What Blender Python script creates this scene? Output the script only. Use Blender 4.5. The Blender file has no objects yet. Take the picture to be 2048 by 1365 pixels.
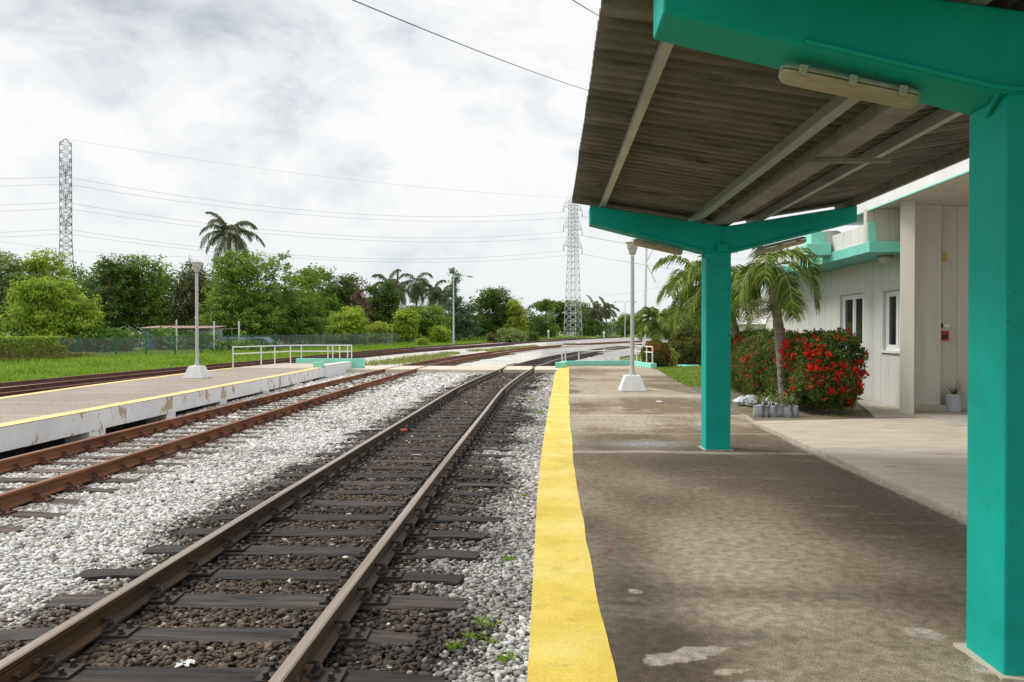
import bpy, math, random
import numpy as np
from mathutils import Vector
random.seed(7)
RNG = np.random.default_rng(11)
S = bpy.context.scene
COL = S.collection
# ------------------------------------------------------------------ camera
FPX, HX, HY, HCAM = 1540.0, 1104.0, 667.0, 1.5
YAW = math.atan((HX - 1024) / FPX)
PIT = math.atan((682.5 - HY) / FPX * math.cos(YAW))
cam = bpy.data.cameras.new('camera'); cam_o = bpy.data.objects.new('camera', cam); COL.objects.link(cam_o)
cam.sensor_width = 36.0; cam.lens = FPX / 2048 * 36.0; cam.clip_end = 6000; cam.clip_start = 0.05
cam_o.location = (0, 0, HCAM); cam_o.rotation_euler = (math.pi / 2 - PIT, 0, YAW)
S.camera = cam_o
# ------------------------------------------------------------------ light
SUN_EL, SUN_AZ = math.radians(50), math.radians(-72)      # azimuth from +Y towards +X
W = bpy.data.worlds.new('World'); S.world = W; W.use_nodes = True
S.view_settings.view_transform = 'Standard'; S.view_settings.look = 'None'
S.view_settings.exposure = 0.3; S.view_settings.gamma = 1.0
sun = bpy.data.lights.new('sun', 'SUN'); sun.energy = 2.4; sun.angle = math.radians(26); sun.color = (1, .96, .9)
sun_o = bpy.data.objects.new('sun', sun); COL.objects.link(sun_o)
sd = Vector((math.sin(SUN_AZ) * math.cos(SUN_EL), math.cos(SUN_AZ) * math.cos(SUN_EL), math.sin(SUN_EL)))
sun_o.rotation_euler = sd.to_track_quat('Z', 'Y').to_euler()

def ray(x, y):
    u = (x - 1024) / FPX; v = (682.5 - y) / FPX
    df = math.cos(PIT) + v * math.sin(PIT); du = -math.sin(PIT) + v * math.cos(PIT)
    return Vector((u * math.cos(YAW) - df * math.sin(YAW), u * math.sin(YAW) + df * math.cos(YAW), du))
def atY(x, y, Y):
    r = ray(x, y); t = Y / r.y; return Vector((r.x * t, Y, HCAM + r.z * t))

def pxX(px, Y):
    r = ray(px, 660); return r.x * Y / r.y

def world_nodes():
    nt = W.node_tree; N = nt.nodes; L = nt.links
    for n in list(N): N.remove(n)
    out = N.new('ShaderNodeOutputWorld'); bg = N.new('ShaderNodeBackground')
    sky = N.new('ShaderNodeTexSky'); sky.sky_type = 'NISHITA'; sky.sun_disc = False
    sky.sun_elevation = SUN_EL; sky.sun_rotation = SUN_AZ
    tc = N.new('ShaderNodeTexCoord')
    sep = N.new('ShaderNodeSeparateXYZ'); L.new(tc.outputs['Generated'], sep.inputs[0])
    def m(op, a, b=None, c=None, clamp=False):
        n = N.new('ShaderNodeMath'); n.operation = op; n.use_clamp = clamp
        for i, v in enumerate((a, b, c)):
            if v is None: continue
            if isinstance(v, (int, float)): n.inputs[i].default_value = v
            else: L.new(v, n.inputs[i])
        return n.outputs[0]
    den = m('ADD', m('ABSOLUTE', sep.outputs[2]), 0.18)
    cx = m('MULTIPLY', sep.outputs[0], 3.0); cy = m('MULTIPLY', sep.outputs[1], 3.0)
    cmb = N.new('ShaderNodeCombineXYZ'); L.new(cx, cmb.inputs[0]); L.new(cy, cmb.inputs[1]); L.new(m('MULTIPLY', sep.outputs[2], 5.6), cmb.inputs[2])
    def noise(scale, detail, rough, off, dist=0.0):
        mp = N.new('ShaderNodeMapping'); mp.inputs['Location'].default_value = off; L.new(cmb.outputs[0], mp.inputs[0])
        n = N.new('ShaderNodeTexNoise'); n.inputs['Scale'].default_value = scale; n.inputs['Detail'].default_value = detail
        n.inputs['Roughness'].default_value = rough; n.inputs['Distortion'].default_value = dist
        L.new(mp.outputs[0], n.inputs['Vector']); return n.outputs['Fac']
    big = noise(1.0, 9, .56, (3.1, 1.7, 0), .25)
    fine = noise(3.4, 8, .6, (9, 4, 2), .4)
    f = m('ADD', m('MULTIPLY', big, .60), m('MULTIPLY', fine, .40))
    # grey cloud bellies placed by direction
    grey = None
    for (x, y, wd, a) in ((260, -60, .13, .20), (700, 365, .055, .17), (400, 330, .05, .11), (840, 520, .08, .11), (90, 360, .09, .10), (560, 250, .04, .06), (200, 200, .05, .05), (1050, 250, .07, .05), (560, 20, .1, .07)):
        d = ray(x, y).normalized()
        mp = N.new('ShaderNodeVectorMath'); mp.operation = 'SUBTRACT'
        L.new(tc.outputs['Generated'], mp.inputs[0]); mp.inputs[1].default_value = d
        sc = N.new('ShaderNodeVectorMath'); sc.operation = 'MULTIPLY'; L.new(mp.outputs[0], sc.inputs[0]); sc.inputs[1].default_value = (1, 1, 1.9)
        ln = N.new('ShaderNodeVectorMath'); ln.operation = 'LENGTH'; L.new(sc.outputs[0], ln.inputs[0])
        q = m('DIVIDE', ln.outputs['Value'], wd); e = m('POWER', 2.718, m('MULTIPLY', m('MULTIPLY', q, q), -.6))
        t = m('MULTIPLY', e, a); grey = t if grey is None else m('ADD', grey, t)
    f2 = m('SUBTRACT', f, grey)
    cr = N.new('ShaderNodeValToRGB'); L.new(f2, cr.inputs[0]); e = cr.color_ramp.elements
    e[0].position = .20; e[0].color = (.36, .385, .43, 1); e[1].position = .49; e[1].color = (.79, .79, .79, 1)
    k = cr.color_ramp.elements.new(.305); k.color = (.53, .56, .60, 1)
    k = cr.color_ramp.elements.new(.40); k.color = (.69, .715, .735, 1)
    # slightly grey-blue towards the horizon
    hz = m('SUBTRACT', 1.0, m('MULTIPLY', m('ABSOLUTE', sep.outputs[2]), 5.0), clamp=True)
    mx = N.new('ShaderNodeMix'); mx.data_type = 'RGBA'; L.new(m('MULTIPLY', hz, .6), mx.inputs[0]); L.new(cr.outputs[0], mx.inputs[6]); mx.inputs[7].default_value = (.62, .68, .69, 1)
    sk = N.new('ShaderNodeMix'); sk.data_type = 'RGBA'; sk.blend_type = 'MULTIPLY'; sk.inputs[0].default_value = 1
    L.new(sky.outputs[0], sk.inputs[6]); sk.inputs[7].default_value = (.1, .1, .1, 1)
    thin = N.new('ShaderNodeMapRange'); L.new(fine, thin.inputs[0]); thin.inputs[1].default_value = .36; thin.inputs[2].default_value = .5
    thin.inputs[3].default_value = .93; thin.inputs[4].default_value = 1.0
    fm = N.new('ShaderNodeMix'); fm.data_type = 'RGBA'; L.new(thin.outputs[0], fm.inputs[0]); L.new(sk.outputs[2], fm.inputs[6]); L.new(mx.outputs[2], fm.inputs[7])
    L.new(fm.outputs[2], bg.inputs[0]); bg.inputs[1].default_value = 1.0
    L.new(bg.outputs[0], out.inputs[0])
world_nodes()

# ------------------------------------------------------------------ helpers
def tag(o, label=None, cat=None, group=None, kind=None):
    if label: o['label'] = label
    if cat: o['category'] = cat
    if group: o['group'] = group
    if kind: o['kind'] = kind
    return o
def empty(name, loc=(0, 0, 0), rz=0, label=None, cat=None, group=None):
    o = bpy.data.objects.new(name, None); o.location = loc; o.rotation_euler = (0, 0, rz); COL.objects.link(o)
    o.empty_display_size = .2
    return tag(o, label, cat, group)
def link(name, me, parent=None):
    o = bpy.data.objects.new(name, me); COL.objects.link(o)
    if parent is not None: o.parent = parent
    return o
def copy_tree(o, parent=None):
    c = o.copy(); COL.objects.link(c); c.parent = parent
    for ch in list(o.children): copy_tree(ch, c)
    return c

class MB:
    def __init__(s): s.v = []; s.f = []; s.mi = []
    def add(s, vs, fs, mi=0):
        b = len(s.v); s.v += [tuple(v) for v in vs]; s.f += [tuple(i + b for i in f) for f in fs]; s.mi += [mi] * len(fs)
    def box(s, x0, x1, y0, y1, z0, z1, mi=0):
        s.add([(x0, y0, z0), (x1, y0, z0), (x1, y1, z0), (x0, y1, z0), (x0, y0, z1), (x1, y0, z1), (x1, y1, z1), (x0, y1, z1)],
              [(0, 3, 2, 1), (4, 5, 6, 7), (0, 1, 5, 4), (1, 2, 6, 5), (2, 3, 7, 6), (3, 0, 4, 7)], mi)
    def tube(s, p0, p1, r0, r1=None, n=8, mi=0, cap=True):
        s.path([p0, p1], [r0, r0 if r1 is None else r1], n, mi, cap)
    def path(s, pts, rad, n=8, mi=0, cap=True):
        pts = [Vector(p) for p in pts]
        if not isinstance(rad, (list, tuple)): rad = [rad] * len(pts)
        vs = []; fs = []
        for i, p in enumerate(pts):
            d = (pts[min(i + 1, len(pts) - 1)] - pts[max(i - 1, 0)]).normalized()
            a = Vector((0, 0, 1)) if abs(d.z) < .95 else Vector((1, 0, 0))
            u = d.cross(a).normalized(); w = d.cross(u)
            for k in range(n):
                t = 2 * math.pi * k / n; vs.append(p + (u * math.cos(t) + w * math.sin(t)) * rad[i])
        for i in range(len(pts) - 1):
            for k in range(n):
                fs.append((i * n + k, i * n + (k + 1) % n, (i + 1) * n + (k + 1) % n, (i + 1) * n + k))
        if cap:
            fs.append(tuple(range(n))[::-1]); fs.append(tuple(range((len(pts) - 1) * n, len(pts) * n)))
        s.add(vs, fs, mi)
    def lathe(s, c, prof, n=20, mi=0):
        vs = []; fs = []
        for r, z in prof:
            for k in range(n):
                t = 2 * math.pi * k / n; vs.append((c[0] + r * math.cos(t), c[1] + r * math.sin(t), c[2] + z))
        for i in range(len(prof) - 1):
            for k in range(n): fs.append((i * n + k, i * n + (k + 1) % n, (i + 1) * n + (k + 1) % n, (i + 1) * n + k))
        fs.append(tuple(range(n))[::-1]); fs.append(tuple(range((len(prof) - 1) * n, len(prof) * n)))
        s.add(vs, fs, mi)
    def prism(s, poly, z0, z1, mi=0):
        n = len(poly); vs = [(x, y, z0) for x, y in poly] + [(x, y, z1) for x, y in poly]
        s.add(vs, [tuple(range(n))[::-1], tuple(range(n, 2 * n))] + [(i, (i + 1) % n, n + (i + 1) % n, n + i) for i in range(n)], mi)
    def sweep(s, sec, path, mi=0, topmi=None, top=()):
        """section (offset, z) swept along (x,y,z) path; offset to the right of travel"""
        n = len(sec); vs = []
        for i, p in enumerate(path):
            a = path[max(i - 1, 0)]; b = path[min(i + 1, len(path) - 1)]
            dx, dy = b[0] - a[0], b[1] - a[1]; l = math.hypot(dx, dy) or 1; nx, ny = dy / l, -dx / l
            for (o, z) in sec: vs.append((p[0] + nx * o, p[1] + ny * o, p[2] + z))
        for i in range(len(path) - 1):
            for k in range(n):
                s.add([], [], 0)
        b0 = len(s.v); s.v += vs
        for i in range(len(path) - 1):
            for k in range(n):
                s.f.append((b0 + i * n + k, b0 + i * n + (k + 1) % n, b0 + (i + 1) * n + (k + 1) % n, b0 + (i + 1) * n + k))
                s.mi.append(topmi if (topmi is not None and k in top) else mi)
        s.f.append(tuple(b0 + k for k in range(n))[::-1]); s.mi.append(mi)
        s.f.append(tuple(b0 + (len(path) - 1) * n + k for k in range(n))); s.mi.append(mi)
    def build(s, name, mats, parent=None, smooth=False, bevel=0, seg=2):
        me = bpy.data.meshes.new(name); me.from_pydata(s.v, [], s.f); me.validate()
        if not isinstance(mats, (list, tuple)): mats = [mats]
        for m in mats: me.materials.append(m)
        if len(mats) > 1 and len(me.polygons) == len(s.mi): me.polygons.foreach_set('material_index', s.mi)
        me.update()
        if smooth: me.shade_smooth(); me.set_sharp_from_angle(angle=math.radians(40))
        o = link(name, me, parent)
        if bevel:
            b = o.modifiers.new('bevel', 'BEVEL'); b.width = bevel; b.segments = seg; b.limit_method = 'ANGLE'; b.angle_limit = math.radians(40)
        return o

def np_mesh(name, verts, faces_flat, nper, mats, parent=None, col=None, smooth=False):
    """faces_flat: (nf, nper) int array; col: per-vertex rgb"""
    me = bpy.data.meshes.new(name); nv = len(verts); nf = len(faces_flat)
    me.vertices.add(nv); me.vertices.foreach_set('co', np.ascontiguousarray(verts, dtype=np.float32).ravel())
    me.loops.add(nf * nper); me.loops.foreach_set('vertex_index', np.ascontiguousarray(faces_flat, dtype=np.int32).ravel())
    me.polygons.add(nf); me.polygons.foreach_set('loop_start', np.arange(0, nf * nper, nper, dtype=np.int32))
    me.update(calc_edges=True)
    if smooth: me.shade_smooth()
    if col is not None:
        a = me.attributes.new('col', 'FLOAT_COLOR', 'POINT')
        c4 = np.ones((nv, 4), np.float32); c4[:, :3] = col; a.data.foreach_set('color', c4.ravel())
    for m in (mats if isinstance(mats, (list, tuple)) else [mats]): me.materials.append(m)
    return link(name, me, parent)

# value noise on numpy arrays
_T = RNG.random((256, 256))
def vn(x, y):
    xi = np.floor(x).astype(int); yi = np.floor(y).astype(int); fx = x - xi; fy = y - yi
    fx = fx * fx * (3 - 2 * fx); fy = fy * fy * (3 - 2 * fy)
    a = _T[xi % 256, yi % 256]; b = _T[(xi + 1) % 256, yi % 256]; c = _T[xi % 256, (yi + 1) % 256]; d = _T[(xi + 1) % 256, (yi + 1) % 256]
    return (a * (1 - fx) + b * fx) * (1 - fy) + (c * (1 - fx) + d * fx) * fy
def fbm(x, y, o=4):
    s = 0; a = .5; t = 0
    for i in range(o): s = s + a * vn(x * 2 ** i + 17 * i, y * 2 ** i + 31 * i); t += a; a *= .5
    return s / t
def sst(a, b, x):
    t = np.clip((x - a) / (b - a), 0, 1); return t * t * (3 - 2 * t)

# ------------------------------------------------------------------ materials
def mat(name, c1=(.5, .5, .5), c2=None, scale=4, rough=.75, metal=0, bump=0, bscale=30, attr=False, trans=0, lo=.35, hi=.65, stretch=(1, 1, 1),
        spots=None, detail=6, spec=.5, coords='Object', bd=.01, alpha=1, objrand=0, speck=0, speckscale=200):
    m = bpy.data.materials.new(name); m.use_nodes = True; nt = m.node_tree; N = nt.nodes; L = nt.links
    p = N['Principled BSDF']; p.inputs['Roughness'].default_value = rough; p.inputs['Metallic'].default_value = metal
    p.inputs['Specular IOR Level'].default_value = spec
    tc = N.new('ShaderNodeTexCoord'); mp = N.new('ShaderNodeMapping'); mp.inputs['Scale'].default_value = stretch
    L.new(tc.outputs[coords], mp.inputs[0])
    def noise(sc, det=6):
        n = N.new('ShaderNodeTexNoise'); n.inputs['Scale'].default_value = sc; n.inputs['Detail'].default_value = det; n.inputs['Roughness'].default_value = .6
        L.new(mp.outputs[0], n.inputs[0]); return n.outputs['Fac']
    cur = None
    if c2 is not None:
        r = N.new('ShaderNodeValToRGB'); L.new(noise(scale, detail), r.inputs[0]); r.color_ramp.elements[0].position = lo; r.color_ramp.elements[1].position = hi
        r.color_ramp.elements[0].color = (*c1, 1); r.color_ramp.elements[1].color = (*c2, 1); cur = r.outputs[0]
    if attr:
        a = N.new('ShaderNodeAttribute'); a.attribute_name = 'col'
        if cur is not None:
            x = N.new('ShaderNodeMix'); x.data_type = 'RGBA'; x.blend_type = 'MULTIPLY'; x.inputs[0].default_value = 1
            L.new(a.outputs['Color'], x.inputs[6]); L.new(cur, x.inputs[7]); cur = x.outputs[2]
        else: cur = a.outputs['Color']
    if spots:       # (colour, scale, lo, hi)
        for (sc_, s_, l_, h_) in spots:
            r = N.new('ShaderNodeMapRange'); L.new(noise(s_, 8), r.inputs[0]); r.inputs[1].default_value = l_; r.inputs[2].default_value = h_
            x = N.new('ShaderNodeMix'); x.data_type = 'RGBA'; L.new(r.outputs[0], x.inputs[0])
            if cur is None: x.inputs[6].default_value = (*c1, 1)
            else: L.new(cur, x.inputs[6])
            x.inputs[7].default_value = (*sc_, 1); cur = x.outputs[2]
    if objrand:
        oi = N.new('ShaderNodeObjectInfo'); r = N.new('ShaderNodeMapRange'); L.new(oi.outputs['Random'], r.inputs[0]); r.inputs[3].default_value = 1 - objrand; r.inputs[4].default_value = 1 + objrand
        x = N.new('ShaderNodeVectorMath'); x.operation = 'SCALE'; L.new(cur, x.inputs[0]); L.new(r.outputs[0], x.inputs['Scale']); cur = x.outputs[0]
        ad = N.new('ShaderNodeVectorMath'); ad.operation = 'ADD'; L.new(tc.outputs[coords], ad.inputs[0]); cb = N.new('ShaderNodeCombineXYZ'); mu = N.new('ShaderNodeMath'); mu.operation = 'MULTIPLY'; L.new(oi.outputs['Random'], mu.inputs[0]); mu.inputs[1].default_value = 37; L.new(mu.outputs[0], cb.inputs[0]); L.new(mu.outputs[0], cb.inputs[2]); L.new(cb.outputs[0], ad.inputs[1]); L.new(ad.outputs[0], mp.inputs[0])
    if speck:
        r = N.new('ShaderNodeMapRange'); L.new(noise(speckscale, 2), r.inputs[0]); r.inputs[1].default_value = .3; r.inputs[2].default_value = .7
        r.inputs[3].default_value = 1 - speck; r.inputs[4].default_value = 1 + speck
        x = N.new('ShaderNodeVectorMath'); x.operation = 'SCALE'
        if cur is None: x.inputs[0].default_value = c1
        else: L.new(cur, x.inputs[0])
        L.new(r.outputs[0], x.inputs['Scale']); cur = x.outputs[0]
    if cur is None: p.inputs['Base Color'].default_value = (*c1, 1)
    else: L.new(cur, p.inputs['Base Color'])
    if bump:
        b = N.new('ShaderNodeBump'); b.inputs['Strength'].default_value = bump; b.inputs['Distance'].default_value = bd
        L.new(noise(bscale, 5), b.inputs['Height']); L.new(b.outputs[0], p.inputs['Normal'])
    if trans:
        t = N.new('ShaderNodeBsdfTranslucent')
        if cur is None: t.inputs[0].default_value = (*c1, 1)
        else: L.new(cur, t.inputs[0])
        x = N.new('ShaderNodeMixShader'); x.inputs[0].default_value = trans; L.new(p.outputs[0], x.inputs[1]); L.new(t.outputs[0], x.inputs[2])
        L.new(x.outputs[0], N['Material Output'].inputs[0])
    if alpha < 1: p.inputs['Alpha'].default_value = alpha
    return m
M = {}
M['leaf'] = mat('leaf', attr=True, rough=.6, trans=.42, spec=.15)
M['grass'] = mat('grass', attr=True, rough=.7, trans=.4, spec=.12)
M['bark'] = mat('bark', (.10, .075, .055), (.22, .18, .14), 3, .9, bump=.5, bscale=12, stretch=(1, 1, .3))
M['palmbark'] = mat('palmbark', (.16, .125, .10), (.30, .25, .21), 5, .9, bump=.6, bscale=9, stretch=(.3, .3, 4))
M['crownshaft'] = mat('crownshaft', (.22, .22, .09), (.36, .31, .15), 3, .6, stretch=(1, 1, .2))
M['stone'] = mat('stone', (.75, .75, .75), (1, 1, 1), 60, .9, attr=True)
M['ballast'] = mat('ballast', (.45, .45, .45), (1, 1, 1), 26, .95, attr=True, bump=1, bscale=24, bd=.04, lo=.4, hi=.58)
M['ground'] = mat('ground', (.10, .16, .03), (.19, .26, .06), .25, .95, spots=[((.20, .17, .12), .12, .58, .68)], bump=.4, bscale=8, bd=.05)
M['earth'] = mat('earth', (.13, .10, .07), (.24, .20, .145), 1.6, .95, spots=[((.10, .15, .03), 1.1, .56, .64)], bump=.6, bscale=30, bd=.02, coords='Object')
M['wood_dark'] = mat('wood_dark', (.010, .009, .009), (.062, .053, .050), 3, .66, stretch=(.7, 9, 9), bump=.9, bscale=5, bd=.012, spots=[((.095, .070, .052), 1.0, .52, .72), ((.008, .007, .007), 2.2, .60, .66)], spec=.22, objrand=.4)
M['wood_grey'] = mat('wood_grey', (.05, .038, .032), (.17, .14, .12), 3, .8, spec=.2, objrand=.35, stretch=(.5, 7, 7), bump=.9, bscale=5, bd=.012)
M['rust'] = mat('rust', (.13, .045, .02), (.27, .105, .04), 3, .85, bump=.25, bscale=40, stretch=(1, .25, 1), spots=[((.06, .028, .018), 1.5, .56, .7)], bd=.004)
M['rustdark'] = mat('rustdark', (.05, .024, .016), (.12, .05, .028), 3, .8, bump=.25, bscale=40)
M['railbrown'] = mat('railbrown', (.035, .021, .013), (.12, .066, .033), 2.5, .6, bump=.2, bscale=40, stretch=(1, .25, 1), bd=.004)
M['railtop'] = mat('railtop', (.30, .225, .165), (.44, .38, .33), 2, .33, metal=.55, stretch=(6, .15, 1), spots=[((.17, .095, .05), 1.2, .56, .7)])
M['rusttop'] = mat('rusttop', (.30, .15, .085), (.20, .085, .04), 2, .6, stretch=(6, .2, 1))
M['iron'] = mat('iron', (.020, .016, .014), (.06, .042, .033), 20, .65, bump=.3, bscale=60)
M['ironrust'] = mat('ironrust', (.055, .024, .016), (.13, .05, .03), 20, .8, bump=.3, bscale=60)
M['conc'] = mat('platform_concrete', (.66, .66, .66), (1.30, 1.27, 1.22), 15, .82, attr=True, speck=.6, speckscale=130, bump=.7, bscale=160, bd=.004, spec=.4)
M['yellow'] = mat('yellow_paint', (.62, .45, .055), (.76, .58, .10), 3, .7, spots=[((.78, .63, .19), 1.3, .46, .66), ((.42, .31, .08), 5, .58, .78), ((.30, .25, .17), 26, .66, .72)], speck=.14, speckscale=120, bump=.4, bscale=150, bd=.004)
M['yellowpale'] = mat('yellow_paint_faded', (.68, .54, .20), (.74, .62, .30), 3, .8, speck=.08)
M['white_peel'] = mat('white_peeling_paint', (.86, .87, .88), (.76, .76, .77), 1.2, .85, spots=[((.50, .38, .26), 2.8, .575, .595), ((.60, .58, .54), 9, .6, .75)], stretch=(1, 1, .7), bump=.15, bscale=40)
M['whitewash'] = mat('whitewash', (.80, .81, .82), (.70, .71, .72), 3, .85, bump=.15, bscale=50)
M['whitepaint'] = mat('white_paint', (.78, .79, .79), (.70, .70, .69), 6, .5)
M['mint'] = mat('mint_paint', (.25, .68, .55), (.30, .74, .61), 3, .75, bump=.15, bscale=60)
M['brownbrick'] = mat('bare_block', (.19, .12, .085), (.27, .18, .13), 5, .9, bump=.3)
M['teal'] = mat('teal_paint', (.001, .36, .29), (.002, .41, .33), 2.5, .62, bump=.5, bscale=16, bd=.006, spots=[((.002, .29, .225), 3, .55, .8), ((.05, .12, .09), 14, .68, .74), ((.25, .52, .45), 23, .74, .77)], spec=.25)
M['tealslab'] = mat('teal_slab_paint', (.20, .60, .50), (.16, .52, .43), 1.5, .8)
M['lightconc'] = mat('light_concrete', (.42, .37, .29), (.53, .48, .40), 1.6, .8, stretch=(.8, 2.5, 1), spots=[((.27, .225, .18), 2.2, .6, .7)], speck=.12, speckscale=90, bump=.2, bscale=100, bd=.003)
M['tile'] = mat('terrace_tile', (.40, .37, .33), (.48, .45, .41), 2, .5)
M['paleslab'] = mat('pale_slab', (.52, .46, .36), (.66, .60, .50), 1.3, .9, stretch=(.5, 1, 1), speck=.1, speckscale=60)
M['galv'] = mat('galvanised', (.33, .34, .33), (.47, .48, .47), 6, .45, metal=.55, stretch=(1, .3, 1))
M['galvdull'] = mat('galvanised_dull', (.22, .21, .19), (.32, .31, .29), 4, .6, metal=.3)
M['steel'] = mat('tower_steel', (.50, .53, .54), (.60, .62, .63), .5, .6)
M['steeldark'] = mat('tower_steel_dark', (.20, .22, .23), (.30, .32, .33), .5, .6)
M['cable'] = mat('cable', (.05, .06, .07), rough=.6)
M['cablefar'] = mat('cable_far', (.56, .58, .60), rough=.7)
M['lampgrey'] = mat('lamp_grey', (.46, .46, .45), (.54, .54, .53), 6, .5)
M['lampbowl'] = mat('lamp_bowl', (.48, .46, .41), (.56, .54, .50), 6, .35)
M['yellowed'] = mat('yellowed_plastic', (.36, .30, .18), (.48, .42, .28), 8, .38, stretch=(.4, 3, 3))
M['greyplastic'] = mat('grey_plastic', (.33, .32, .28), (.44, .43, .38), 10, .5)
M['frame'] = mat('window_frame', (.76, .77, .77), rough=.4)
M['glass'] = mat('window_glass', (.02, .022, .025), rough=.04, spec=.9)
M['bag'] = mat('bag_plastic', (.25, .27, .29), (.42, .44, .47), 9, .35, bump=.6, bscale=16, bd=.02)
M['bagwhite'] = mat('bag_white', (.48, .51, .54), (.66, .69, .72), 9, .4, bump=.8, bscale=12, bd=.03)
M['red'] = mat('red_flower', (.62, .022, .015), (.80, .05, .03), 8, .6, trans=.2)
M['redpaint'] = mat('red_paint', (.33, .02, .015), rough=.5)
M['pot'] = mat('pot', (.42, .45, .50), (.52, .54, .58), 5, .6)
M['green_post'] = mat('green_post', (.02, .14, .08), rough=.6)
M['concpost'] = mat('concrete_post', (.45, .43, .40), (.55, .53, .50), 5, .9)
M['blue'] = mat('blue_paint', (.02, .15, .55), rough=.6)
M['shedwall'] = mat('shed_wall', (.25, .32, .30), (.36, .40, .38), 2, .9)
M['rustroof'] = mat('rust_roof', (.25, .12, .07), (.42, .35, .3), 1.5, .85)
M['carpaint'] = mat('car_paint', (.16, .24, .32), rough=.35)
M['cream'] = mat('cream_wall', (.50, .47, .40), (.60, .58, .52), 1, .9)
M['greyroof'] = mat('grey_roof', (.36, .35, .38), rough=.8)
M['orange'] = mat('orange_wall', (.50, .22, .09), rough=.9)
M['core'] = mat('dark_fill', (.035, .045, .015), (.07, .06, .03), 12, .95, bump=1, bscale=30, bd=.05)  # dark tone of the solid core that fills hedge and bushes
M['yellowsign'] = mat('yellow_plate', (.48, .34, .07), rough=.6)
M['pole'] = mat('wood_pole', (.09, .055, .04), (.14, .10, .08), 2, .9)

def wall_mat(name, c1, c2, pitch, axis):
    m = mat(name, c1, c2, 1.2, .85, stretch=(1, 1, .18), bump=0, spots=[([v * .70 for v in c1], 2.6, .58, .78), ([v * .8 for v in c1], 9, .6, .8)])
    nt = m.node_tree; N = nt.nodes; L = nt.links; p = N['Principled BSDF']
    tc = N.new('ShaderNodeTexCoord'); s = N.new('ShaderNodeSeparateXYZ'); L.new(tc.outputs['Object'], s.inputs[0])
    a = N.new('ShaderNodeMath'); a.operation = 'MULTIPLY'; L.new(s.outputs[axis], a.inputs[0]); a.inputs[1].default_value = 1 / pitch
    f = N.new('ShaderNodeMath'); f.operation = 'FRACT'; L.new(a.outputs[0], f.inputs[0])
    c = N.new('ShaderNodeMath'); c.operation = 'LESS_THAN'; L.new(f.outputs[0], c.inputs[0]); c.inputs[1].default_value = .035 / pitch * .35
    b = N.new('ShaderNodeBump'); b.invert = True; b.inputs['Distance'].default_value = .012; L.new(c.outputs[0], b.inputs['Height']); L.new(b.outputs[0], p.inputs['Normal'])
    src = p.inputs['Base Color'].links[0].from_socket
    x = N.new('ShaderNodeMix'); x.data_type = 'RGBA'; L.new(c.outputs[0], x.inputs[0]); L.new(src, x.inputs[6]); x.inputs[7].default_value = (*[v * .72 for v in c1], 1)
    L.new(x.outputs[2], p.inputs['Base Color']); return m
M['wallY'] = wall_mat('station_wall', (.60, .60, .57), (.68, .68, .65), .42, 1)
M['wallX'] = wall_mat('station_wall_side', (.56, .53, .47), (.62, .60, .55), .30, 0)
M['soffit'] = wall_mat('soffit_board', (.60, .56, .48), (.64, .61, .54), .6, 0)

M['pierplain'] = mat('pier_render', (.58, .55, .49), (.66, .64, .59), 1.1, .85, stretch=(1.5, 1.5, .3), bump=.2, bscale=30)
def roof_mat():
    m = mat('fibre_cement', (.085, .075, .065), (.215, .195, .172), 3, .88, stretch=(.35, 1.3, 1), bump=0,
            spots=[((.29, .265, .23), 2.2, .60, .72), ((.055, .045, .036), 3.1, .58, .7)])
    return m
M['roof'] = roof_mat()

# ------------------------------------------------------------------ terrain
def gz(Y): return 0.0 if Y < 45 else .008 * (min(Y, 190) - 45)
gzv = np.vectorize(gz)
def interp(pts):
    ys = [p[0] for p in pts]; xs = [p[1] for p in pts]
    def f(Y):
        i = 0
        Y = np.asarray(Y, float)
        # smooth (Catmull-like) via cubic hermite
        h = np.diff(ys); d = np.diff(xs) / h; mm = np.empty(len(xs)); mm[0] = d[0]; mm[-1] = d[-1]; mm[1:-1] = (d[:-1] + d[1:]) / 2
        k = np.clip(np.searchsorted(ys, Y) - 1, 0, len(h) - 1); hh = h[k]; t = (Y - np.array(ys)[k]) / hh
        lin = (t < 0) | (t > 1)
        x0 = np.array(xs)[k]; x1 = np.array(xs)[k + 1]
        v = (2 * t**3 - 3 * t**2 + 1) * x0 + (t**3 - 2 * t**2 + t) * hh * mm[k] + (-2 * t**3 + 3 * t**2) * x1 + (t**3 - t**2) * hh * mm[k + 1]
        ext = np.where(t < 0, x0 + mm[k] * (Y - np.array(ys)[k]), x1 + mm[k + 1] * (Y - np.array(ys)[k + 1]))
        return np.where(lin, ext, v)
    return f
C1 = interp([(0, -2.08), (8, -2.18), (16, -2.24), (24, -2.28), (30, -2.13), (35, -1.90), (41, -1.53), (50, -.42), (60, 1.45), (70, 3.8), (82, 7.0), (95, 11.2), (110, 17.5)])
C2 = interp([(0, -6.35), (8, -6.68), (16, -6.98), (24, -7.2), (38, -7.4), (45, -7.3), (54, -6.4), (66, -4.5), (80, -1.6), (94, 2.9), (106, 7.6), (120, 14.5)])
C3 = interp([(10, -16.6), (22, -16.7), (32, -16.8), (47, -16.35), (57, -15.3), (67, -13.9), (79, -11.3), (91, -8.1), (115, -2.2), (142, 5.6), (165, 14)])
C4 = interp([(10, -19.1), (24, -19.3), (36, -19.25), (43, -19.0), (52, -18.1), (65, -16.85), (78, -14.9), (91, -12.1), (108, -8.3), (130, -2.3), (159, 6.5)])
def path_of(C, y0, y1, step, z, off=0.0):
    ys = np.arange(y0, y1 + .001, step); xs = C(ys); dx = np.gradient(xs, ys); l = np.sqrt(1 + dx * dx)
    return [(x + off / a, y - off * d / a, z + gz(y)) for x, y, d, a in zip(xs, ys, dx, l)]

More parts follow.
